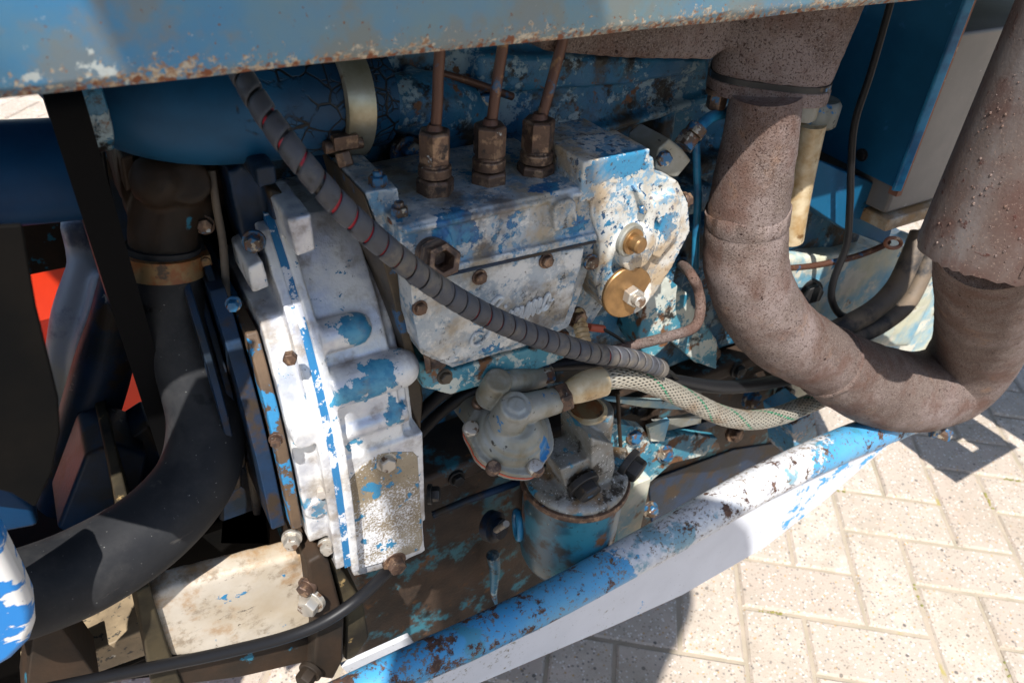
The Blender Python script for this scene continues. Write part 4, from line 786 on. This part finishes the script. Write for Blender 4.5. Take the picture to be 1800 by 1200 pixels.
bolt(fb, 1114, 766, 0.424, 13, m_bluebolt, n=(0, -1, 0.4)); bolt(fb, 1168, 796, 0.424, 13, m_bluebolt, n=(-0.1, -1, 0.2))
ln = thing('linkage_bracket', 'pale strips and levers of the throttle linkage beside the fuel filter', 'linkage', at(1200, 780, Y=0.44))
for nm, pts, Y, m in (('lever', [(1040, 700), (1230, 708), (1222, 722), (1130, 716)], 0.43, m_house), ('lever', [(1150, 742), (1235, 728), (1232, 744), (1160, 760)], 0.43, m_zinc), ('plate', [(1140, 752), (1178, 738), (1168, 776), (1145, 776)], 0.42, m_house), ('rod', [(1120, 790), (1290, 720), (1294, 732), (1128, 804)], 0.44, m_dark), ('strip', [(1190, 905), (1310, 868), (1311, 873), (1190, 911)], 0.42, m_teal)):
    g = G(); g.pp(pts, Y, Y + 0.006); build(g, nm, m, ln, bevel=0.0008)
g = G(); g.pp([(1140, 845), (1290, 790), (1420, 770), (1420, 880), (1150, 955)], 0.472, 0.50); o = build(g, 'chassis_web', m_dark, bevel=0.002); tag(o, 'blue steel web behind the rail, darkened as if in shade', 'plate')  # shadow of the exhaust is put into the dark colour
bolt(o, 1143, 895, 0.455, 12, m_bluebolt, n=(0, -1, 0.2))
g = G(); g.pp([(1392, 745), (1432, 720), (1440, 800), (1400, 815)], 0.40, 0.45); o = build(g, 'rail_bracket', m_beam, bevel=0.002); tag(o, 'upright blue bracket joining the rail below the exhaust bend', 'bracket')
dp = thing('lifting_eye', 'small blue and chrome ring on a bolt left of the filter bowl', 'ring', at(890, 950, Y=0.44))
g = G(); c = at(910, 922, Y=0.42); pts = [c + Vector((0.004*math.cos(t), 0.012*math.cos(t), 0.015*math.sin(t))) for t in [2*math.pi*k/16 for k in range(17)]]
g.tube(pts, 0.0035, 10, 2); build(g, 'eye', m_skyblue, dp)
g = G(); c = at(868, 934, Y=0.448); g.lathe(c + Vector((0, 0.01, 0)), (0.35, -0.8, 0.3), [(0.017, 0), (0.017, 0.01), (0.011, 0.012), (0.011, 0.018)], 28); build(g, 'boss', m_dark, dp)
g = G(); g.cyl(c, at(890, 920, Y=0.42), 0.0035, n=12); build(g, 'stem', m_steelbolt, dp)
P, R = ptube([(866, 975, 0.455), (870, 1000, 0.455), (868, 1040, 0.455), (872, 1060, 0.46)], [12, 10, 6, 3]); g = G(); g.tube(P, R, 10); build(g, 'paint_run', m_block, dp)

# ================================================================== exhaust
em = thing('exhaust_manifold', 'rusty brown exhaust manifold emerging under the bonnet', 'manifold', at(1350, 180, Y=0.41))
g = G(); g.pp([(930, 20), (1320, -30), (1320, 60), (1250, 106), (1100, 104), (960, 92)], 0.412, 0.49)
zf = at(1350, 150, Y=0.392).z; fa, fb_ = at(1243, 136, Z=zf), at(1467, 164, Z=zf); la = (fb_ - fa); hw = la.length/2; la.normalize(); lb_ = Vector((-la.y, la.x, 0)); fcen = (fa + fb_)/2 + lb_*0.026
outl = []
for k in range(44):
    a = 2*math.pi*k/44; ca, sa = math.cos(a), math.sin(a)
    outl.append(fcen + la*hw*math.copysign(abs(ca)**0.7, ca) + lb_*0.036*math.copysign(abs(sa)**0.6, sa))
top = [fcen + (p - fcen)*1.04 + la*0.004 + Vector((0, 0, 0.066)) for p in outl]; n = len(outl)
g.add([fcen + (p - fcen)*0.97 + Vector((0, 0, 0.0025)) for p in outl] + top, [list(range(n))[::-1], list(range(n, 2*n))] + [(k, (k+1) % n, n + (k+1) % n, n + k) for k in range(n)])
build(g, 'manifold_casting', m_rustpipe, em, vox=0.0020, smooth=4, disp=0.001, dsize=0.006)
g = G(); g.prism([p - Vector((0, 0, 0.0125)) for p in outl], (0, 0, 0.0115)); build(g, 'flange', m_rustpipe, em, bevel=0.0015)
g = G(); g.prism([fcen + (p - fcen)*0.985 - Vector((0, 0, 0.0012)) for p in outl], (0, 0, 0.0045)); build(g, 'flange_gasket', m_plug, em)
bolt(em, 0, 0, 0, 18, m_brass, n=(0, 0, -1), p=fcen - la*(hw - 0.011) - lb_*0.018 - Vector((0, 0, 0.012)), h=1.5); bolt(em, 0, 0, 0, 22, m_zinc, n=(0, 0, -1), p=fcen + la*(hw - 0.014) - lb_*0.005 - Vector((0, 0, 0.012)), h=1.6)
ex_ = thing('exhaust_pipe', 'rust brown exhaust pipe bending in a wide U below the manifold', 'exhaust pipe', at(1550, 760, Y=0.34))
P, R = ptube([(1348, 162, 0.392), (1338, 230, 0.392), (1326, 300, 0.392), (1314, 372, 0.392), (1310, 420, 0.39), (1312, 470, 0.386), (1332, 532, 0.38), (1378, 590, 0.372), (1462, 640, 0.36)], [62, 64, 67, 70, 72, 72, 71, 68, 59])
g = G(); g.tube(P, R, 72, 16); build(g, 'down_pipe', m_rustpipe, ex_, disp=0.0022, dsize=0.02)
g = G(); d = (P[4] - P[3]).normalized(); rr = R[3]*1.045; pr = random.Random(4); vs = []; fs = []; n = 64
u, v, d2 = frame(d)
for h, k in ((-0.004, 0.96), (-0.0035, 1.0), (0.010, 1.0), (0.0115, 0.985)):
    for i in range(n):
        a = 2*math.pi*i/n; hh = h + (0.0022*math.sin(3*a + 1) + pr.uniform(-0.0008, 0.0008) if h < 0 else 0); vs.append(P[3] + d2*(hh) + (u*math.cos(a) + v*math.sin(a))*rr*k)
for j in range(3):
    for i in range(n): fs.append((j*n + i, j*n + (i+1) % n, (j+1)*n + (i+1) % n, (j+1)*n + i))
g.add(vs, fs); build(g, 'sleeve_collar', m_rustpipe, ex_, ang=60)
P2, R2 = ptube([(1448, 632, 0.362), (1490, 656, 0.358), (1554, 682, 0.350), (1616, 688, 0.341), (1676, 668, 0.332), (1716, 616, 0.322), (1734, 550, 0.307), (1742, 475, 0.285), (1748, 420, 0.268)], [61, 68, 72, 71, 69, 72, 80, 90, 93])
g = G(); g.tube(P2, R2, 72, 16); build(g, 'u_bend', m_rustpipe, ex_, disp=0.0025, dsize=0.022)
g = G(); c = P2[0].lerp(P2[1], 0.12); t = (P2[1] - P[-2]).normalized(); u, v, t = frame(t)
pts = [c + (u*math.cos(a) + v*math.sin(a))*R2[0]*1.02 + t*random.uniform(-0.0006, 0.0006) for a in [2*math.pi*k/30 for k in range(31)]]
g.tube(pts, [0.0026 + random.uniform(-0.0008, 0.0008) for _ in pts], 8, 3); build(g, 'weld_seam', m_rustpipe, ex_)
mu = thing('muffler', 'upright grey brown muffler with rust blisters at the right edge', 'muffler', at(1745, 440, Y=0.285))
MB = at(1742, 428, Y=0.262); mr = 0.0535; g = G(); vs = []; fs = []; n = 72; pr = random.Random(8)
hs = [(-0.006, 0.93), (-0.010, 0.985), (-0.004, 1.0), (0.02, 1.0), (0.1, 1.0), (0.3, 1.0), (0.52, 1.0), (0.55, 0.9), (0.57, 0.45)]
for h, k in hs:
    for i in range(n):
        a = 2*math.pi*i/n; j = pr.uniform(-0.0012, 0.0012) + 0.002*math.sin(2*a) if h < 0 else 0
        vs.append(MB + Vector((mr*k*math.cos(a), mr*k*math.sin(a), h + j)))
for j in range(len(hs) - 1):
    for i in range(n): fs.append((j*n + i, j*n + (i+1) % n, (j+1)*n + (i+1) % n, (j+1)*n + i))
g.add(vs, fs); build(g, 'muffler_body', m_muffler, mu, ang=50)
g = G(); g.cyl(MB + Vector((0, 0, -0.006)), MB + Vector((0, 0, -0.002)), mr*0.95, n=48); build(g, 'end_plate', m_rustpipe, mu)
g = G(); a0 = -2.2; vs = []
p0, p1 = MB + Vector((mr*math.cos(a0), mr*math.sin(a0), 0.0)), MB + Vector((mr*math.cos(a0), mr*math.sin(a0), 0.5)); g.cyl(p0, p1, 0.0016, n=8); build(g, 'seam', m_muffler, mu)
g = G(); pr = random.Random(12)
for i in range(340):
    a = pr.uniform(-3.6, -1.2); h = abs(pr.gauss(0.08, 0.09)); rb = 0.0004 + 0.0009*pr.random()**3
    if h > 0.3: continue
    c = MB + Vector((mr*math.cos(a), mr*math.sin(a), h)); g.ball(c, rb, 6)
build(g, 'rust_blisters', m_rustpipe, mu, kind='stuff')
g = G(); P, R = ptube([(1428, 218, 0.43), (1412, 290, 0.43), (1396, 370, 0.43), (1388, 420, 0.43)], 24); g.tube(P, R, 20); fn = thing('oil_filler_pipe', 'cream and brown stained pipe half hidden behind the exhaust down pipe', 'pipe', P[-1]); build(g, 'pipe', m_cream, fn)
g = G(); c = at(1436, 196, Y=0.44); g.lathe(c, (0, 0, 1), [(0.018, -0.012), (0.02, -0.01), (0.02, 0.008), (0.017, 0.012)], 24); build(g, 'cap', m_zinc, fn)

# ================================================================== bulkhead panel, box and cables (right)
bk_ = thing('bulkhead_panel', 'deep blue sheet metal panel with folded bright edge behind the exhaust', 'panel', (0.72, 0.55, 0.72))
zb = at(1570, 330, Y=0.40).z; XP = 0.699
g = G(); g.prism([Vector((XP, 0.40, zb)), Vector((XP, 0.40, 1.12)), Vector((XP, 0.70, 1.12)), Vector((XP, 0.70, zb + 0.01)), Vector((XP, 0.52, zb + 0.004))], (0.004, 0, 0)); build(g, 'front_sheet', m_panel, bk_, bevel=0.0008)
g = G(); g.prism([Vector((XP - 0.003, 0.400, zb - 0.002)), Vector((XP - 0.003, 0.400, 1.12)), Vector((XP + 0.004, 0.396, 1.12)), Vector((XP + 0.004, 0.396, zb - 0.002))], (0, -0.0035, 0)); build(g, 'folded_edge', m_skyblue, bk_, bevel=0.001)
g = G(); g.prism([Vector((XP + 0.006, 0.397, zb - 0.01)), Vector((XP + 0.006, 0.397, 1.12)), Vector((XP + 0.014, 0.397, 1.12)), Vector((XP + 0.014, 0.397, zb - 0.01))], (0, 0.01, 0)); build(g, 'edge_seal', m_copperedge, bk_)
g = G(); g.pp([(1412, 268), (1480, 300), (1566, 332), (1578, 372), (1560, 432), (1480, 402), (1420, 360)], 0.43, 0.47); build(g, 'lower_bracket', m_panel, bk_, bevel=0.002)
bolt(bk_, 0, 0, 0, 9, m_plug, n=(-1, 0, 0), p=Vector((XP, 0.445, at(1523, 276, X=XP).z)), h=0.4)
gb = thing('grey_box', 'plain grey metal box side between blue panel and muffler', 'box', (0.82, 0.5, 0.75))
g = G(); g.span((XP + 0.012, 0.405, zb - 0.035), (XP + 0.30, 0.70, zb + 0.145)); build(g, 'box_body', m_boxgrey, gb, bevel=0.004)
g = G(); g.span((XP + 0.012, 0.398, zb - 0.052), (XP + 0.30, 0.70, zb - 0.038)); build(g, 'base_strip', m_axle, gb, bevel=0.002)
g = G(); g.span((XP + 0.012, 0.43, zb + 0.17), (XP + 0.34, 0.70, zb + 0.36)); build(g, 'upper_tray', m_fanblack, gb, bevel=0.004)
hs_ = thing('clutch_housing', 'pale blue and cream clutch housing casting in sun inside the exhaust bend', 'housing', (0.95, 0.55, 0.45))
g = G(); g.pp([(1372, 452), (1480, 448), (1560, 430), (1672, 448), (1690, 520), (1640, 640), (1560, 700), (1380, 720)], 0.455, 0.60)
g.pp([(1590, 520), (1660, 440), (1668, 470), (1600, 610), (1520, 610)], 0.435, 0.50)
g.pp([(1372, 380), (1440, 378), (1540, 440), (1540, 520), (1372, 520)], 0.50, 0.60)
build(g, 'housing_casting', m_house, hs_, vox=0.0035, smooth=5, disp=0.003, dsize=0.02)
bolt(hs_, 1424, 512, 0.452, 18, m_plug, n=(-0.4, -1, 0.2)); bolt(hs_, 1400, 548, 0.452, 16, m_bluebolt, n=(-0.2, -1, 0.2))
def cable(name, pts, r, m, label, cat='cable'):
    P, R = ptube(pts, r); g = G(); g.tube(P, R, 14); o = build(g, name, m); tag(o, label, cat); return o
cable('thin_cable', [(1575, -30, 0.41), (1556, 40, 0.41), (1530, 130, 0.41), (1503, 215, 0.41), (1496, 290, 0.41), (1494, 360, 0.41), (1488, 430, 0.41), (1466, 490, 0.41), (1462, 525, 0.41), (1476, 552, 0.41), (1500, 560, 0.41)], 6.5, m_cable, 'thin black cable hanging in front of the blue panel')
cable('brake_line', [(1372, 472, 0.425), (1430, 467, 0.425), (1500, 452, 0.42), (1548, 434, 0.415), (1562, 424, 0.41)], 5.5, m_injpipe, 'thin bronze line crossing the thin black cable', 'pipe')
g = G(); pts = [at(1570 + 14*math.cos(t), 427 + 9*math.sin(t), Y=0.405) for t in [2*math.pi*k/14 for k in range(15)]]; g.tube(pts, 0.0022, 8, 2); o = build(g, 'copper_eyelet', m_copperedge); tag(o, 'copper loop at the lower corner of the blue panel', 'loop')
cable('heater_hose', [(1618, 410, 0.43), (1600, 455, 0.42), (1575, 505, 0.41), (1535, 545, 0.40), (1480, 575, 0.40), (1440, 590, 0.41)], 18, m_dusty, 'upper of two dusty black hoses curving behind the exhaust bend', 'hose')
cable('heater_hose', [(1645, 425, 0.425), (1628, 470, 0.415), (1598, 530, 0.405), (1560, 565, 0.395), (1510, 590, 0.39), (1450, 604, 0.40)], 14, m_dusty, 'lower of two dusty black hoses curving behind the exhaust bend', 'hose')

# ================================================================== rail with plate
rl = thing('side_rail', 'long blue and white flaking tubular side rail across the bottom', 'rail', (0.4, 0.33, 0.42))
P, R = ptube([(380, 1335, 0.33), (560, 1246, 0.33), (700, 1180, 0.33), (828, 1122, 0.33), (953, 1062, 0.33), (1080, 994, 0.33), (1200, 927, 0.33), (1340, 848, 0.33), (1480, 782, 0.335), (1600, 735, 0.345), (1700, 690, 0.36)], [34, 34, 34, 34, 34, 34, 34, 32, 30, 27, 25])
g = G(); g.tube(P, R, 48, 20); build(g, 'tube', m_beam, rl, disp=0.0012, dsize=0.03)
g = G(); g.pp([(500, 1290), (700, 1205), (953, 1085), (1200, 950), (1345, 870), (1480, 800), (1594, 742), (1590, 756), (1540, 802), (1450, 880), (1345, 962), (1200, 1046), (1080, 1100), (860, 1194), (700, 1262), (500, 1340)], 0.336, 0.345); build(g, 'plate', m_plate, rl, bevel=0.002)
g = G(); g.pp([(600, 1172), (720, 1118), (735, 1140), (620, 1192)], 0.37, 0.375); build(g, 'inner_web', m_plate, rl, bevel=0.001)
bolt(rl, 1644, 756, 0.335, 12, m_bluebolt, n=(0.6, -0.8, -0.2), h=2.0)
# ================================================================== front frame (cream) and flange
ff2 = thing('front_carrier', 'cream painted front axle carrier with rust stains at the lower left', 'carrier', at(420, 1150, Y=0.45))
g = G(); g.pp([(262, 1052), (300, 1034), (420, 1002), (540, 972), (572, 978), (592, 1010), (600, 1120), (560, 1140), (300, 1156), (282, 1110)], 0.385, 0.405); build(g, 'carrier_casting', m_axle, ff2, vox=0.0028, smooth=6, disp=0.001, dsize=0.02)
g = G(); g.pp([(290, 1158), (420, 1140), (560, 1118), (600, 1112), (602, 1150), (420, 1192), (280, 1210)], 0.383, 0.41); build(g, 'lower_lip', m_flange, ff2, bevel=0.003)
g = G(); g.pp([(238, 1040), (262, 1030), (300, 1150), (330, 1225), (270, 1225)], 0.38, 0.62); build(g, 'end_web', m_frame, ff2, bevel=0.002)
fl = thing('carrier_flange', 'dark brown bolted flange between cream carrier and sump', 'flange', at(580, 1190, Y=0.42))
g = G(); g.pp([(540, 990), (566, 975), (580, 990), (606, 1090), (604, 1160), (586, 1195), (550, 1190), (556, 1120), (548, 1060)], 0.366, 0.50); build(g, 'flange_plate', m_flange, fl, bevel=0.003)
g = G(); g.pp([(580, 985), (600, 1000), (640, 1060), (650, 1120), (620, 1165), (606, 1160), (608, 1090)], 0.374, 0.50); build(g, 'flange_rear', m_frame, fl, bevel=0.003)
bolt(fl, 548, 1056, 0.366, 19, m_steelbolt, n=(-0.8, -0.7, 0.1), h=1.0); bolt(fl, 545, 1180, 0.368, 17, m_flange, n=(-0.8, -0.6, 0), h=1.2); bolt(fl, 540, 1030, 0.37, 14, m_brass, n=(-0.8, -0.6, 0), h=0.9)
cable('battery_cable', [(60, 1215, 0.34), (180, 1190, 0.345), (300, 1166, 0.35), (400, 1145, 0.352), (500, 1120, 0.353), (570, 1092, 0.353), (632, 1050, 0.356), (680, 1004, 0.375), (700, 975, 0.41)], 11, m_cable, 'black cable sagging across the bottom left in front of the cream carrier')
# lower left brackets
lb = thing('lower_bracket', 'dark steel bracket with ochre edges coloured as sunlit at the bottom left', 'bracket', at(160, 1190, Y=0.45))
for nm, pts, Y0, Y1, m in (('side_plate', [(60, 1100), (92, 1080), (178, 1200), (150, 1260), (40, 1260)], 0.36, 0.40, m_flange), ('cross_plate', [(145, 1152), (248, 1108), (262, 1150), (150, 1190)], 0.45, 0.50, m_framesun), ('foot_plate', [(40, 1220), (150, 1160), (170, 1190), (70, 1260)], 0.42, 0.46, m_framesun), ('web', [(90, 1085), (210, 1040), (250, 1110), (270, 1190), (170, 1200)], 0.52, 0.56, m_fanblack)):
    g = G(); g.pp(pts, Y0, Y1); build(g, nm, m, lb, bevel=0.0015)
g = G(); g.pp([(-70, 925), (2, 948), (20, 985), (44, 1032), (62, 1072), (64, 1100), (54, 1130), (24, 1160), (-10, 1180), (-70, 1190)], 0.322, 0.345); o = build(g, 'front_panel_corner', m_corner, bevel=0.006, seg=4); tag(o, 'rounded blue and white chipped metal corner at the left edge', 'panel')
g = G(); g.pp([(-60, 830), (0, 838), (58, 890), (70, 925), (-60, 950)], 0.47, 0.52); o = build(g, 'radiator_bracket', m_bluepipe, bevel=0.004); tag(o, 'blue bracket behind the fan at the left edge', 'bracket')
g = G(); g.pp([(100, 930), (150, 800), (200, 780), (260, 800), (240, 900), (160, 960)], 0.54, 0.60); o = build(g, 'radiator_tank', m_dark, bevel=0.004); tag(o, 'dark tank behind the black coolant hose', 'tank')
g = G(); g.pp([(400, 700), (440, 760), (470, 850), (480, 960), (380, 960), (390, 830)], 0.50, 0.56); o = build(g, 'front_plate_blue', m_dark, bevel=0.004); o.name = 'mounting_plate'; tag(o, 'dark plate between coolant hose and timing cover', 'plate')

# ================================================================== small clutter
for x, y, Y, r, m in ((1320, 700, 0.458, 15, m_bluebolt), (1378, 690, 0.452, 15, m_plug), (1250, 620, 0.458, 13, m_brass), (1180, 540, 0.468, 14, m_bluebolt), (1290, 760, 0.458, 14, m_brass), (1210, 690, 0.458, 11, m_bluebolt)):
    bolt(eng, x, y, Y, r, m, n=(0.05, -1, 0.15))
g = G(); g.pp([(1150, 470), (1215, 520), (1225, 640), (1180, 600), (1140, 640), (1120, 600)], 0.44, 0.475); g.pp([(1222, 540), (1262, 600), (1260, 650), (1232, 640)], 0.435, 0.475); o = build(g, 'mounting_web', m_teal, eng, vox=0.002, smooth=3, disp=0.001, dsize=0.01)
cable('sensor_wire', [(1060, 578, 0.388), (1090, 596, 0.385), (1110, 616, 0.385), (1150, 650, 0.39), (1210, 668, 0.40), (1290, 690, 0.41)], 3, m_cable, 'very thin black wire leaving the small cream banjo fitting', 'wire')
cable('throttle_rod', [(1086, 690, 0.40), (1088, 740, 0.405), (1092, 800, 0.41)], 3.5, m_flange, 'thin brown rod standing beside the top of the fuel filter', 'rod')
cable('oil_pipe', [(760, 905, 0.44), (820, 880, 0.438), (880, 858, 0.436), (930, 840, 0.44)], 7, m_dark, 'dark oil pipe running along the sump flange left of the filter', 'pipe')
cable('wiring_loom', [(372, 300, 0.47), (380, 360, 0.465), (392, 430, 0.46), (398, 520, 0.455), (404, 620, 0.45), (430, 760, 0.45), (452, 900, 0.455)], 7, m_dusty, 'dusty wiring loom hanging left of the timing cover', 'wire')
cable('overflow_tube', [(175, 240, 0.50), (186, 320, 0.50), (204, 400, 0.50), (214, 440, 0.50)], 6, m_cable, 'thin black overflow tube behind the fan belt', 'tube')
# ================================================================== out of frame: step plates whose shadow shows at right, photographer
sp_ = thing('step_plate', 'perforated steel step plate just beyond the right edge', 'step', (1.3, 0.3, 0.38))
hz = 0.40; off = SUN*(hz/SUN.z)     # from ground point up towards the sun
def lift(x, y): return Vector((x, y, 0)) + off
g = G()
def cell(x0, y0, x1, y1): a, b = lift(x0, y0), lift(x1, y1); g.span((a.x, a.y, hz), (b.x, b.y, hz + 0.004))
xs = [1.40, 1.43, 1.455, 1.475, 1.505, 1.58]; 
cell(1.36, 0.425, 1.475, 0.62); cell(1.5, 0.425, 1.58, 0.62); cell(1.475, 0.425, 1.5, 0.462); cell(1.475, 0.50, 1.5, 0.62)
cell(1.61, 0.425, 2.05, 0.95)
build(g, 'tread', m_frame, sp_)
g = G(); a = lift(1.98, 0.9); g.span((a.x - 0.02, a.y, hz - 0.03), (a.x + 0.02, a.y + 0.5, hz)); build(g, 'support', m_frame, sp_)
# photographer behind the camera
ps = thing('person', 'person in dark clothing standing behind the camera, shading the engine', 'person', (-0.22, -0.34, 0))
def skin(name, verts, edges, rad, mat, parent, subd=2):
    me = bpy.data.meshes.new(name); me.from_pydata([Vector(v) - wloc(parent) for v in verts], edges, []); me.materials.append(mat)
    o = bpy.data.objects.new(name, me); C.objects.link(o); o.parent = parent
    m = o.modifiers.new('skin', 'SKIN'); m.use_smooth_shade = True
    for i, r in enumerate(rad): me.skin_vertices[0].data[i].radius = r if isinstance(r, tuple) else (r, r)
    me.skin_vertices[0].data[0].use_root = True
    m = o.modifiers.new('sub', 'SUBSURF'); m.levels = subd; m.render_levels = subd; return o
vb = [(-0.12, -0.42, 0.95), (-0.11, -0.37, 1.12), (-0.14, -0.27, 1.30), (-0.11, -0.19, 1.46), (-0.14, -0.11, 1.56), (-0.152, -0.06, 1.65), (-0.165, -0.035, 1.81),
      (0.075, -0.225, 1.44), (0.0, -0.20, 1.20), (0.0, -0.13, 1.05), (-0.21, -0.15, 1.43), (-0.25, -0.22, 1.17), (-0.07, -0.09, 1.04),
      (-0.02, -0.47, 0.88), (0.0, -0.45, 0.48), (0.0, -0.50, 0.09), (0.07, -0.39, 0.045), (-0.20, -0.36, 0.88), (-0.21, -0.33, 0.48), (-0.21, -0.38, 0.09), (-0.14, -0.26, 0.045)]
eb = [(0,1),(1,2),(2,3),(3,4),(4,5),(5,6),(3,7),(7,8),(8,9),(3,10),(10,11),(11,12),(0,13),(13,14),(14,15),(15,16),(0,17),(17,18),(18,19),(19,20)]
rb_ = [0.13, 0.12, 0.11, 0.125, 0.085, 0.115, 0.115, 0.065, 0.045, 0.03, 0.065, 0.045, 0.03, 0.085, 0.06, 0.042, 0.04, 0.085, 0.06, 0.042, 0.04]
skin('body', vb, eb, rb_, m_jacket, ps)
